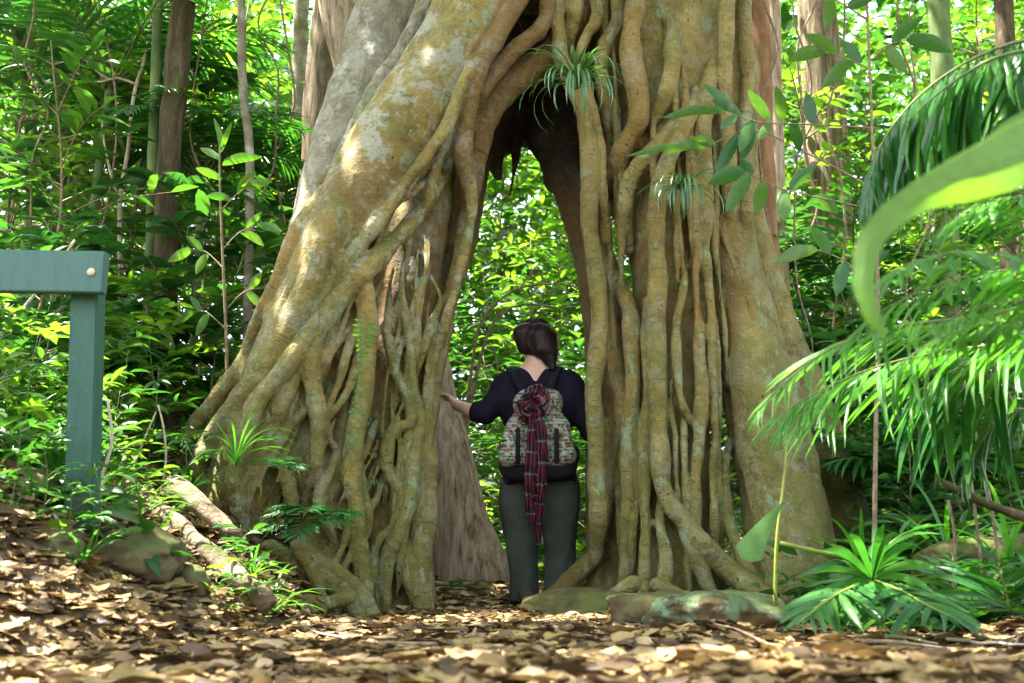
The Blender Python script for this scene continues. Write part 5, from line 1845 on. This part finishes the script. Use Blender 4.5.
def paint_mat(name, c):
    t = NT(name)
    co = t.coord()
    n = t.noise(t.mapping(co, (14, 14, 2.2)), 3, 6, 0.7)
    k = t.mix(t.step(n, 0.45, 0.75), c, tuple(x * 0.72 for x in c))
    sp = t.step(t.noise(co, 24, 6, 0.75), 0.58, 0.66)
    k = t.mix(t.math('MULTIPLY', sp, 0.55), k, (0.12, 0.12, 0.06))
    z = t.n('ShaderNodeSeparateXYZ', {0: co}).outputs[2]
    mud = t.math('MULTIPLY', t.step(t.math('ADD', z, t.math('MULTIPLY', t.noise(co, 18, 4), 0.25)), 0.3, 0.05), 0.75)
    k = t.mix(mud, k, (0.07, 0.065, 0.03))
    return t.done(t.bsdf(k, 0.5, t.bump(n, 0.35, 0.006), 0.35))


M['paint'] = paint_mat('post_paint', (0.030, 0.098, 0.064))
M['paint_light'] = paint_mat('board_paint', (0.054, 0.132, 0.105))
M['bolt'] = plain_mat('bolt_plastic', (0.5, 0.42, 0.3), (0.62, 0.52, 0.38), 10, 0.4)
build_ground()
build_litter()
build_rocks()
build_sign()
# ---------------------------------------------------------------- plants on and before the fig
def px_ribbon(pts, fold=0.25, nv=1, corr=0.0):
    """a leaf blade through picture points (px,py,d,half width px): folded along its midrib"""
    q = spline([[*P(a, b, d), w * mpp(b, d)] for a, b, d, w in pts], 0.02)
    c = q[:, :3]
    T = nrm(np.gradient(c, axis=0))
    view = nrm(c - np.array([0, 0, CAMZ]))
    A = nrm(np.cross(T, view))
    B = np.cross(A, T)
    k = len(q)
    w = q[:, 3:4]
    i = np.arange(k - 1)
    cs = np.linspace(-1, 1, 2 * nv + 1)
    V = np.concatenate([c + A * w * u + B * w * (fold * abs(u) + corr * (-1) ** j) for j, u in enumerate(cs)])
    F = np.concatenate([np.stack([i + j * k, i + (j + 1) * k, i + (j + 1) * k + 1, i + j * k + 1], 1) for j in range(2 * nv)])
    return V, F


def px_frond(mb_r, mb_l, rng, pts, n, ll, side_hang, w=LEAF_BLADE, rr=0.006, only=None, ang=0.9, env0=0.25, wid=1.0):
    """pinnate frond whose rachis runs through picture points (px,py,d); ll = leaflet length in metres"""
    q = spline([P(*p) for p in pts], 0.02)
    mb_r.add(*tube(q, np.linspace(rr, rr * 0.3, len(q)), 6))
    T = nrm(np.gradient(q, axis=0))
    pos, dirs, nor, siz = [], [], [], []
    for i in range(n):
        f = (i + 0.6) / n
        k = min(int(f * (len(q) - 1)), len(q) - 1)
        t = T[k]
        s = nrm(np.cross(t, (0, 0, 1)))
        up = np.cross(s, t)
        env = math.sin(math.pi * min(env0 + f * (0.97 - env0), 1)) ** 0.55
        if rng.rand() < 0.07:
            env *= rng.uniform(0.3, 0.7)
        a = ang * (1.1 - 0.5 * f)
        for sg in ((-1, 1) if only is None else (only,)):
            d = t * math.cos(a) + s * sg * math.sin(a) - np.array([0, 0, 1]) * side_hang * rng.uniform(0.85, 1.15) + rng.normal(0, 0.13, 3)
            pos.append(q[k])
            dirs.append(d)
            nor.append(up - s * sg * 0.35 + rng.normal(0, 0.08, 3))
            siz.append(ll * env * rng.uniform(0.9, 1.08))
    mb_l.add(*scatter(w, np.array(pos), np.array(dirs), np.array(nor), np.array(siz), np.full(len(pos), wid)))


def build_near():
    rng = np.random.RandomState(23)
    # tufts perched on the fig
    def on_fig(px, py, pull=0.06):
        d = trace(px, py) or 5.1
        return P(px, py, d - pull)
    make_strap('epiphyte', 'grassy epiphyte with long arching silver green blades over the arch top', 'epiphyte', rng, P(576, 90, 4.92), 64, 0.44, 0.013, up=0.9, sag=2.6, face=-math.pi / 2, group=None)
    make_strap('epiphyte', 'smaller grassy epiphyte clinging midway up the right roots', 'epiphyte', rng, on_fig(684, 192, 0.17), 40, 0.32, 0.012, up=0.6, sag=2.4, face=-math.pi / 2)
    make_strap('epiphyte', 'tiny hanging grassy tuft low on the left roots', 'epiphyte', rng, P(373, 480, 4.86), 8, 0.09, 0.008, up=0.2, sag=2.6, face=-math.pi / 2, mat='fern')
    # climbing fern: two runs of short paired leaflets up one root
    for lab, x0, y0, x1, y1, L in (('climbing fern with paired leaflets up the front root of the left leg', 366, 322, 356, 408, 0.072), ('shorter climbing fern below it on the same root', 357, 412, 353, 452, 0.055)):
        r, l = MB(), MB()
        pts = []
        for t in np.linspace(0, 1, 6):
            x, y = x0 + (x1 - x0) * t, y0 + (y1 - y0) * t
            pts.append((x, y, (trace(x, y) or 5.0) - 0.23))
        px_frond(r, l, rng, pts, 20 if L > .06 else 10, L, 0.02, LEAF_PINNA, 0.003, None, 1.4, 0.45)
        f = thing('climbing_fern', lab, 'fern', P(*pts[-1]))
        r.obj('stem', M['stem'], f, loc=f.location)
        l.obj('foliage', M['palm_bright'], f, loc=f.location)
    # broad ferns at the foot of the left leg
    for i, (px, py, d, nf, L, lab) in enumerate([(318, 520, 4.55, 9, 0.30, 'dark green fern hanging between the low roots of the left leg'), (290, 470, 4.6, 4, 0.26, 'flat bluish fern frond at the left foot of the fig'), (448, 590, 5.9, 8, 0.25, 'small fern growing inside the arch by the pale trunk'), (492, 592, 6.3, 9, 0.22, 'fern at the base of the pale trunk beside the walker'), (466, 600, 6.2, 7, 0.16, 'tiny fern in the litter before the pale trunk'), (205, 575, 3.9, 6, 0.16, 'small fern beside the rotting log'), (128, 545, 3.6, 8, 0.2, 'fern arching over the rounded brown stone'), (60, 470, 4.2, 8, 0.3, 'fern on the bank behind the foot of the post'), (25, 575, 3.0, 7, 0.16, 'low fern in the litter at far left'), (160, 440, 4.9, 8, 0.3, 'fern on the litter slope left of the fig foot')]):
        r = thing('fern', lab, 'fern', P(px, py, d))
        for k in range(nf):
            (rv, rf), (lv, lf) = frond(rng, L * rng.uniform(.8, 1.15), 11, (0.5 if i == 0 else 0.34) * L, rng.uniform(0.1, 0.8), 1.1, LEAF_PINNA, 1.25, 0.15, 0.003, 0.25)
            a = -math.pi + rng.normal(0, 1.0) if i < 2 else rng.uniform(0, 6.28)
            o = obj('frond', rotz(lv, a), lf, M['fern'], r)
            obj('rachis', rotz(rv, a), rf, M['stem'], o)
    # grass clumps
    gr = [(236, 455, 4.55, 22, 0.42, 0.009, 'bright grass clump growing at the outer foot of the fig'), (272, 575, 3.95, 16, 0.3, 0.011, 'grass tuft leaning over the litter by the low roots'),
          (52, 500, 3.6, 26, 0.28, 0.012, 'lush grass tuft at the left of the sign post'), (118, 490, 4.0, 20, 0.26, 0.011, 'grass tuft just right of the sign post'), (85, 560, 3.0, 14, 0.17, 0.010, 'thin grass tuft below the sign post'), (20, 470, 4.0, 24, 0.3, 0.013, 'grass clump at the left edge on the bank'), (190, 488, 4.5, 14, 0.2, 0.010, 'short grass tuft over the rotting log'), (30, 545, 3.2, 18, 0.2, 0.010, 'wiry grass tuft in front of the post at far left'), (140, 505, 3.9, 18, 0.24, 0.010, 'grass tuft above the rounded brown stone'), (5, 520, 3.5, 20, 0.26, 0.012, 'grass tuft cut by the left edge'), (255, 520, 4.2, 16, 0.26, 0.010, 'grass tuft between the rotting log and the low roots'), (100, 455, 4.4, 22, 0.3, 0.011, 'tall grass tuft behind the post foot')]
    for px, py, d, n, L, w, lab in gr:
        p = P(px, py, d)
        p[2] = float(ground(p[0], p[1])) if d < 4.3 else p[2] - .05
        make_strap('grass_tuft', lab, 'grass', rng, p, n, L, w, 'palm_bright', 'grass tufts on the left bank', up=1.0, sag=1.5)
    # little herbs on the bank
    for i, (px, d, sc) in enumerate([(28, 3.4, .22), (62, 3.1, .2), (112, 3.15, .22), (150, 3.5, .18), (250, 3.7, .18), (130, 4.3, .3), (40, 4.2, .35), (95, 4.6, .4), (10, 3.2, .26), (285, 3.9, .16), (200, 4.7, .25), (160, 5.0, .35), (15, 3.6, .3), (45, 3.7, .28), (30, 3.0, .2), (75, 3.9, .3), (118, 3.7, .26), (105, 4.1, .3), (140, 3.8, .22), (170, 3.7, .2),  (262, 4.0, .2), (5, 4.3, .35), (55, 4.8, .4), (125, 5.0, .4), (240, 3.5, .14), (90, 3.0, .16), (10, 2.8, .15)]):
        st, lf = sapling(np.random.RandomState(500 + i), 0.8, 7, 0.4, 6, 0.2, (LEAF_OVAL, LEAF_LONG)[i % 2], 0.1, 0.008)
        b = pxg(px, d)
        r = thing('seedling', ('broad', 'narrow')[i % 2] + ' leaved green seedling growing in the litter of the left bank', 'seedling', b, 0, 'seedlings on the left bank')
        r.scale = (sc * 1.6,) * 3
        st.obj('stem', M['stem'], r)
        lf.obj('foliage', M[('leaf', 'leaf_lime')[i % 3 == 0]], r)
    for px, py, d, lab in ((150, 250 + 0, 4.2, ''),):
        pass
    # the one yellow-green leaf standing up below the post
    V, F = px_ribbon([(44, 545, 3.05, 3), (50, 536, 3.04, 9), (57, 527, 3.03, 10), (66, 520, 3.02, 2)])
    r = thing('seedling', 'single round yellow green leaf standing in the litter left of the brown stone', 'seedling', P(46, 560, 3.05))
    obj('leaf', V, F, M['leaf_lime'], r, loc=r.location)
    obj('stem', *tube(spline([P(42, 572, 3.05), P(46, 556, 3.05), P(52, 536, 3.04)], .02), .0022, 5), M['stem'], r, loc=r.location)
    # lit sapling left of the fig
    def twig_plant(name, lab, stempts, d, r0, twigs, mat='leaf', stemmat='twig', cat='sapling'):
        """a plant traced from the picture: stem points, then leaves (x0,y0,x1,y1,half width px) on twigs"""
        b = P(*stempts[0], d)
        r = thing(name, lab, cat, b)
        mb, lf = MB(), MB()
        q = spline([P(x, y, d) for x, y in stempts], .03)
        mb.add(*tube(q, np.linspace(r0, r0 * .5, len(q)), 6))
        for tw, leaves in twigs:
            dd = d + rng.uniform(-.08, .08)
            if tw:
                q = spline([P(x, y, d if i == 0 else dd) for i, (x, y) in enumerate(tw)], .02)
                mb.add(*tube(q, np.linspace(r0 * .45, r0 * .2, len(q)), 5))
            for x0, y0, x1, y1, w in leaves:
                e = rng.uniform(-.10, .06)
                mx, my = (x0 + x1) / 2 + rng.uniform(-2, 2), (y0 + y1) / 2 - 0.08 * abs(x1 - x0)
                lf.add(*px_ribbon([(x0, y0, dd, .6), (x0 * .75 + mx * .25, y0 * .75 + my * .25 - 1, dd, w * .5), (mx, my, dd + e * .5, w * .72), (x1 * .6 + mx * .4, y1 * .6 + my * .4, dd + e * .8, w * .46), (x1, y1, dd + e, .4)], 0.3))
        mb.obj('stem', M[stemmat], r, loc=b)
        lf.obj('foliage', M[mat], r, loc=b)
        return r
    twig_plant('sapling', 'sunlit sapling with long lime leaves just left of the fig fin', [(228, 420), (226, 330), (222, 240), (220, 180), (220, 140)], 5.4, .011,
               [(None, [(221, 150, 214, 118, 4), (221, 152, 232, 122, 4), (220, 160, 200, 148, 5), (222, 165, 262, 157, 7), (221, 180, 196, 168, 6)]),
                ([(222, 210), (236, 195), (246, 188)], [(246, 188, 272, 182, 6), (238, 194, 252, 172, 5), (230, 200, 206, 196, 6)]),
                ([(222, 250), (240, 232), (256, 226)], [(256, 226, 282, 232, 6), (246, 228, 262, 212, 5), (240, 232, 264, 246, 6)]),
                ([(225, 270), (206, 252), (192, 250)], [(192, 250, 168, 262, 7), (202, 252, 186, 236, 6), (208, 254, 196, 274, 6)]),
                ([(226, 310), (244, 292), (262, 288)], [(262, 288, 286, 296, 6), (250, 290, 262, 272, 6), (246, 292, 268, 312, 6)]),
                ([(227, 330), (206, 312), (194, 312)], [(194, 312, 172, 326, 6), (200, 312, 190, 296, 5), (208, 314, 196, 336, 6)])], 'leaf_lime', 'twig')
    # twig with dark glossy leaves crossing the right trunk
    twig_plant('sapling', 'glossy leaved sapling whose twigs cross the right trunk of the fig', [(874, 560), (876, 420), (878, 300), (874, 180), (870, 80), (866, -20)], 4.35, .011,
               [([(874, 128), (840, 126), (800, 124), (760, 122), (726, 112)], [(726, 112, 662, 118, 7), (740, 114, 712, 100, 7), (738, 116, 704, 84, 7), (756, 120, 740, 152, 9), (770, 122, 748, 90, 8), (782, 123, 776, 86, 8), (792, 124, 800, 152, 8), (812, 124, 806, 92, 9), (770, 122, 758, 140, 7), (740, 116, 720, 128, 6)]),
                ([(876, 190), (840, 170), (800, 150), (750, 130), (700, 150)], [(700, 150, 628, 156, 5), (712, 146, 664, 152, 7), (716, 146, 690, 138, 6), (740, 134, 716, 176, 9), (756, 132, 742, 160, 8)]),
                ([(876, 210), (830, 200), (780, 188), (745, 172)], [(745, 172, 708, 184, 12), (750, 174, 726, 212, 11), (764, 182, 756, 214, 10), (782, 188, 784, 222, 10), (790, 190, 816, 166, 9), (752, 176, 740, 160, 8), (816, 196, 838, 214, 9)]),
                ([(872, 70), (850, 60), (826, 52)], [(826, 52, 790, 60, 10), (836, 56, 806, 34, 9), (850, 60, 822, 88, 10), (860, 64, 842, 40, 8)]),
                ([(872, 60), (886, 46), (906, 40)], [(906, 40, 952, 52, 11), (892, 44, 922, 18, 9), (886, 46, 908, 74, 9)]),
                ([(868, 20), (846, 6), (830, -4)], [(830, -4, 826, 30, 9), (848, 8, 872, 0, 8)]),
                ([(876, 150), (892, 132), (912, 126)], [(912, 126, 950, 134, 9), (896, 130, 924, 108, 8), (890, 134, 904, 160, 9)]),
                ([(878, 290), (846, 262), (818, 250)], [(818, 250, 776, 262, 10), (830, 254, 810, 226, 9), (846, 262, 836, 296, 10), (860, 276, 890, 250, 9)])], 'leaf', 'twig')
    # green upright shoot with an arrow leaf at the right foot
    r = thing('arrow_leaf_plant', 'upright yellow green shoot with one arrow-shaped leaf at the right buttress', 'plant', P(776, 592, 3.9))
    obj('stem', *tube(spline([P(775, 606, 3.9), P(777, 540, 3.9), P(785, 470, 3.92), (P(790, 385, 3.95))], .03), np.linspace(.0085, .004, len(spline([P(775, 606, 3.9), P(777, 540, 3.9), P(785, 470, 3.92), (P(790, 385, 3.95))], .03))), 8), M['yellow_stem'], r, loc=r.location)
    lf = MB()
    lf.add(*px_ribbon([(746, 560, 3.78, 5), (749, 553, 3.79, 14), (756, 540, 3.81, 11), (768, 522, 3.84, 6.5), (783, 502, 3.86, .5)], .15))
    lf.obj('leaf', M['leaf'], r, loc=r.location)
    st = MB()
    st.add(*tube(spline([P(776, 600, 3.85), P(770, 582, 3.82), P(761, 562, 3.8)], .02), .003, 5))
    st.obj('leaf_stalk', M['stem'], r, loc=r.location)
    # small palm on the ground at right
    r = thing('small_palm', 'low bright palm seedling spreading over the litter at lower right', 'palm', P(872, 582, 3.3))
    for pts, n, ll, hang in ([(870, 580, 3.3), (850, 560, 3.25), (820, 552, 3.2), (780, 543, 3.2)], 0, .1, 0), ([(872, 580, 3.3), (900, 590, 3.1), (925, 604, 2.95), (950, 616, 2.85)], 17, .26, .15), ([(872, 580, 3.3), (845, 590, 3.1), (822, 604, 2.98), (800, 622, 2.9)], 15, .24, .15), ([(872, 580, 3.3), (880, 555, 3.3), (900, 536, 3.3), (930, 524, 3.3)], 12, .2, .1):
        a, b = MB(), MB()
        if n:
            px_frond(a, b, rng, pts, n, ll, hang, LEAF_BLADE, .005, None, .9, .35, 1.5)
            o = b.obj('frond', M['palm'], r, loc=r.location)
            q = a.obj('rachis', M['yellow_stem'], o)
            q.data.transform(Matrix.Translation([-v for v in r.location]))
        else:
            a.add(*tube(spline([P(*p) for p in pts], .02), .007, 6))
            a.obj('leaf_stalk', M['yellow_stem'], r, loc=r.location)
    lf = MB()
    for x1, y1, w in ((806, 606, 7), (824, 546, 7), (850, 530, 7), (884, 520, 7), (916, 540, 7), (940, 566, 8), (836, 622, 8), (800, 572, 6), (895, 528, 6), (936, 590, 7)):
        lf.add(*px_ribbon([(872, 580, 3.3, .8), (872 * .7 + x1 * .3, 576 * .7 + y1 * .3 - 4, 3.22, w * .5), (872 * .35 + x1 * .65, 576 * .35 + y1 * .65 - 5, 3.12, w * .55), (x1, y1 + 4, 3.02, .4)], .3))
    lf.obj('leaflets', M['palm'], r, loc=r.location)
    # more of the same seedling palms beside it
    for i, (px, py, d, sc, a, lab) in enumerate([(956, 585, 3.9, .85, 1.2, 'young palm seedling in front of the mossy log'), (835, 575, 4.2, .7, 2.4, 'young palm seedling against the right buttress'), (1005, 560, 3.3, .9, 4.0, 'young palm seedling at the right edge'), (905, 540, 4.6, 1.1, 5.2, 'bright young palm behind the low palm seedling')]):
        b = P(px, py, d)
        b[2] = float(ground(b[0], b[1])) + .05
        dup(r, b, a, sc, lab)
    for px, d, n, L, lab in ((985, 3.9, 26, .5, 'strap leaved tuft rising behind the dry stalks'), (845, 4.5, 22, .45, 'strap leaved tuft at the foot of the right buttress'), (925, 4.3, 26, .55, 'strap leaved tuft in the shade under the palm curtain')):
        make_strap('strap_plant', lab, 'plant', rng, pxg(px, d), n, L, .022, 'palm_bright', None, 1.2, 1.5)
    # big palm crown at the right: several fronds leaning in from beyond the edge
    r = thing('palm', 'large palm leaning in from the right edge, leaflets hanging in a curtain', 'palm', P(1060, 330, 3.0))
    fr = [([(1075, 30, 2.7), (1010, 44, 2.65), (960, 66, 2.6), (915, 100, 2.58), (884, 140, 2.56), (870, 180, 2.55)], 26, .50, 1.2, 'palm'),
          ([(1090, 60, 2.4), (1040, 50, 2.4), (990, 60, 2.4), (940, 92, 2.42), (905, 124, 2.42)], 22, .48, 1.4, 'palm'),
          ([(1060, 330, 3.0), (1000, 344, 3.0), (940, 352, 3.0), (880, 366, 2.95), (825, 388, 2.9), (770, 420, 2.85)], 38, .40, .5, 'palm_bright'),
          ([(1060, 345, 3.2), (1000, 356, 3.2), (950, 372, 3.2), (905, 400, 3.2)], 14, .55, 1.15, 'palm'),
          ([(1050, 300, 2.7), (980, 316, 2.6), (900, 326, 2.5), (840, 344, 2.45), (790, 378, 2.4), (756, 412, 2.38)], 36, .28, .3, 'palm_bright'),
          ([(1070, 360, 3.3), (1030, 400, 3.3), (990, 430, 3.3), (960, 480, 3.3)], 18, .34, .9, 'palm')]
    for pts, n, ll, hang, mat in fr:
        a, b = MB(), MB()
        px_frond(a, b, rng, pts, n, ll, hang, LEAF_BLADE, .007, None, .85, .3, 1.25 if hang > .9 else .6)
        o = b.obj('frond', M[mat], r, loc=r.location)
        q = a.obj('rachis', M['stem'], o)
        q.data.transform(Matrix.Translation([-v for v in r.location]))
    # soft ferny sprays close to the lens
    r = thing('feathery_fern', 'soft bright feathery fern sprays close at the right edge', 'fern', P(1080, 300, 1.7))
    for pts, n, ll in (([(1080, 290, 1.7), (1020, 262, 1.65), (960, 252, 1.6), (900, 268, 1.55), (868, 300, 1.53)], 26, .11), ([(1080, 300, 1.6), (1030, 300, 1.6), (980, 306, 1.6), (930, 330, 1.6)], 20, .10), ([(1080, 240, 1.8), (1030, 220, 1.8), (985, 212, 1.8), (940, 224, 1.8)], 20, .10), ([(1080, 280, 2.0), (1010, 270, 2.0), (940, 284, 2.0), (880, 312, 2.0), (835, 350, 2.0)], 30, .16), ([(1080, 330, 2.1), (1010, 322, 2.1), (940, 338, 2.1), (890, 372, 2.1)], 26, .15), ([(1080, 200, 2.1), (1030, 196, 2.1), (975, 206, 2.1), (930, 240, 2.1)], 24, .14)):
        a, b = MB(), MB()
        px_frond(a, b, rng, pts, n, ll, .45, LEAF_PINNA, .0025, None, 1.1, .3, .8)
        o = b.obj('frond', M['palm_bright'], r, loc=r.location)
        q = a.obj('rachis', M['stem'], o)
        q.data.transform(Matrix.Translation([-v for v in r.location]))
    # very near broad blade
    r = thing('broad_leaf_plant', 'large blurred bright green leaf blade curling down close to the lens', 'plant', P(1110, 150, 1.05))
    for pts in ([(1110, 118, 1.15, 28), (1050, 142, 1.1, 33), (985, 170, 1.05, 26), (925, 194, 1.02, 16), (885, 222, 1.0, 13), (866, 252, .99, 12), (863, 285, .985, 10), (872, 318, .98, 8), (884, 335, .98, 1.5)],
                [(1110, 90, 1.2, 20), (1060, 120, 1.15, 26), (1015, 150, 1.12, 28), (990, 185, 1.1, 16), (978, 205, 1.1, 1)],):
        obj('leaf', *px_ribbon(pts, .3, 9, .022), M['leaf_lime'], r, loc=r.location)
    # stalks at right over the log
    for i, pts in enumerate([[(1004, 600), (990, 500), (968, 400), (955, 330)], [(985, 598), (976, 520), (966, 440)], [(952, 600), (955, 540), (948, 500)]]):
        q = spline([P(x, y, 3.7) for x, y in pts], .04)
        tag(obj('dead_stalk', *tube(q, .0055, 6), M['twig']), ('tall', 'slim', 'short')[i] + ' dry brown stalk standing before the mossy log', 'stalk')


# ---------------------------------------------------------------- leaf roof of the forest overhead, density and gaps shaped for sun and shade
def build_shade_canopy():
    rng = np.random.RandomState(8)
    S = nrm(np.array(SUN))
    z0 = 7.4
    n = 3300
    x = rng.uniform(-13, 9, n)
    y = rng.uniform(-1.5, 17, n)
    z = z0 + rng.uniform(-0.7, 1.3, n)
    c = np.stack([x, y, z], 1)
    g = c - S * (c[:, 2:3] - 0.9) / S[2]      # what the sun reaches through each clump
    dens = np.where(g[:, 1] < 7.0, 0.96, 0.16)
    dens = np.where((g[:, 1] < 7.0) & (np.abs(g[:, 0]) > 3.0), 0.35, dens)
    dens = np.where((g[:, 1] < 4.2) & (np.abs(g[:, 0]) < 2.6), 1.0, dens)
    dens = np.where((g[:, 1] > 5.0) & (g[:, 0] > 1.3), 0.3, dens)
    c = c[rng.rand(n) < dens]
    m = 9
    pos = np.repeat(c, m, 0) + rng.normal(0, 1, (len(c) * m, 3)) * np.array([.24, .24, .12])
    pos = pos[through_leaves(pos, 0.14, rng)]
    k = len(pos)
    nor = nrm(np.stack([rng.normal(0, .4, k), rng.normal(0, .4, k), np.ones(k)], 1))
    V, F = scatter(LEAF_FAR, pos, rdir(rng, k, .3), nor, rng.uniform(.25, .5, k))
    base = np.array(fig.location)
    obj('crown', V, F, M['leaf'], fig, loc=base)
    # upper trunk and limbs that carry it
    mb = MB()
    for pts, a, b in [([(0.25, 5.7, 3.6), (0.2, 5.8, 5.0), (0.3, 5.9, 7.4)], .62, .3), ([(0.1, 5.7, 4.6), (-1.3, 6.4, 6.2), (-4.2, 7.4, 7.6)], .3, .1), ([(0.3, 5.7, 4.6), (1.8, 5.2, 6.3), (4.2, 4.6, 7.5)], .3, .1), ([(0.2, 5.6, 5.0), (0.4, 3.8, 6.6), (0.8, 2.0, 7.5)], .24, .08), ([(0.2, 5.9, 5.0), (-0.6, 7.8, 6.6), (-1.5, 10, 7.6)], .26, .08)]:
        q = spline(pts, .15)
        mb.add(*tube(q, np.linspace(a, b, len(q)), 18, wob=.15))
    mb.obj('limbs', M['bark_grey'], fig, loc=base)


build_near()
build_shade_canopy()
# ---------------------------------------------------------------- camera, light
def setup():
    cd = bpy.data.cameras.new('camera')
    cam = bpy.data.objects.new('camera', cd)
    COL.objects.link(cam)
    cam.location = (0, 0, CAMZ)
    cam.rotation_euler = (math.pi / 2 + PITCH, 0, 0)
    cd.sensor_width = 36.0
    cd.lens = FPX / W * 36.0
    cd.clip_start = 0.05
    cd.clip_end = 500
    cd.dof.use_dof = True
    cd.dof.focus_distance = 5.2
    cd.dof.aperture_fstop = 4.0
    scene.camera = cam
    w = bpy.data.worlds.new('World')
    scene.world = w
    w.use_nodes = True
    nt = w.node_tree
    bg = nt.nodes['Background']
    sky = nt.nodes.new('ShaderNodeTexSky')
    sky.sky_type = 'NISHITA'
    sky.sun_disc = False
    S = nrm(np.array(SUN))
    sky.sun_elevation = math.asin(S[2])
    sky.sun_rotation = math.atan2(S[0], S[1])
    sky.dust_density = 3.0
    hs = nt.nodes.new('ShaderNodeHueSaturation')
    hs.inputs['Saturation'].default_value = 0.5
    nt.links.new(sky.outputs[0], hs.inputs['Color'])
    nt.links.new(hs.outputs[0], bg.inputs[0])
    bg.inputs[1].default_value = SKY
    ld = bpy.data.lights.new('sun', 'SUN')
    ld.energy = SUN_E
    ld.angle = R(0.5)
    ld.color = (1.0, 0.93, 0.82)
    lo = bpy.data.objects.new('sun', ld)
    COL.objects.link(lo)
    lo.rotation_euler = Vector(S).to_track_quat('Z', 'Y').to_euler()
    lo.location = Vector(S) * 30
    vs = scene.view_settings
    vs.view_transform = 'Standard'
    vs.look = 'None'
    vs.exposure = EXPOSURE
    vs.gamma = 1.0
    scene.render.engine = 'CYCLES'
    cy = scene.cycles
    cy.use_denoising = True
    cy.max_bounces = 7
    cy.diffuse_bounces = 4
    cy.glossy_bounces = 2
    cy.transmission_bounces = 4
    cy.transparent_max_bounces = 4
    cy.caustics_reflective = False
    cy.caustics_refractive = False
    cy.sample_clamp_indirect = 6.0
    cy.use_adaptive_sampling = True
    cy.adaptive_threshold = 0.02


setup()
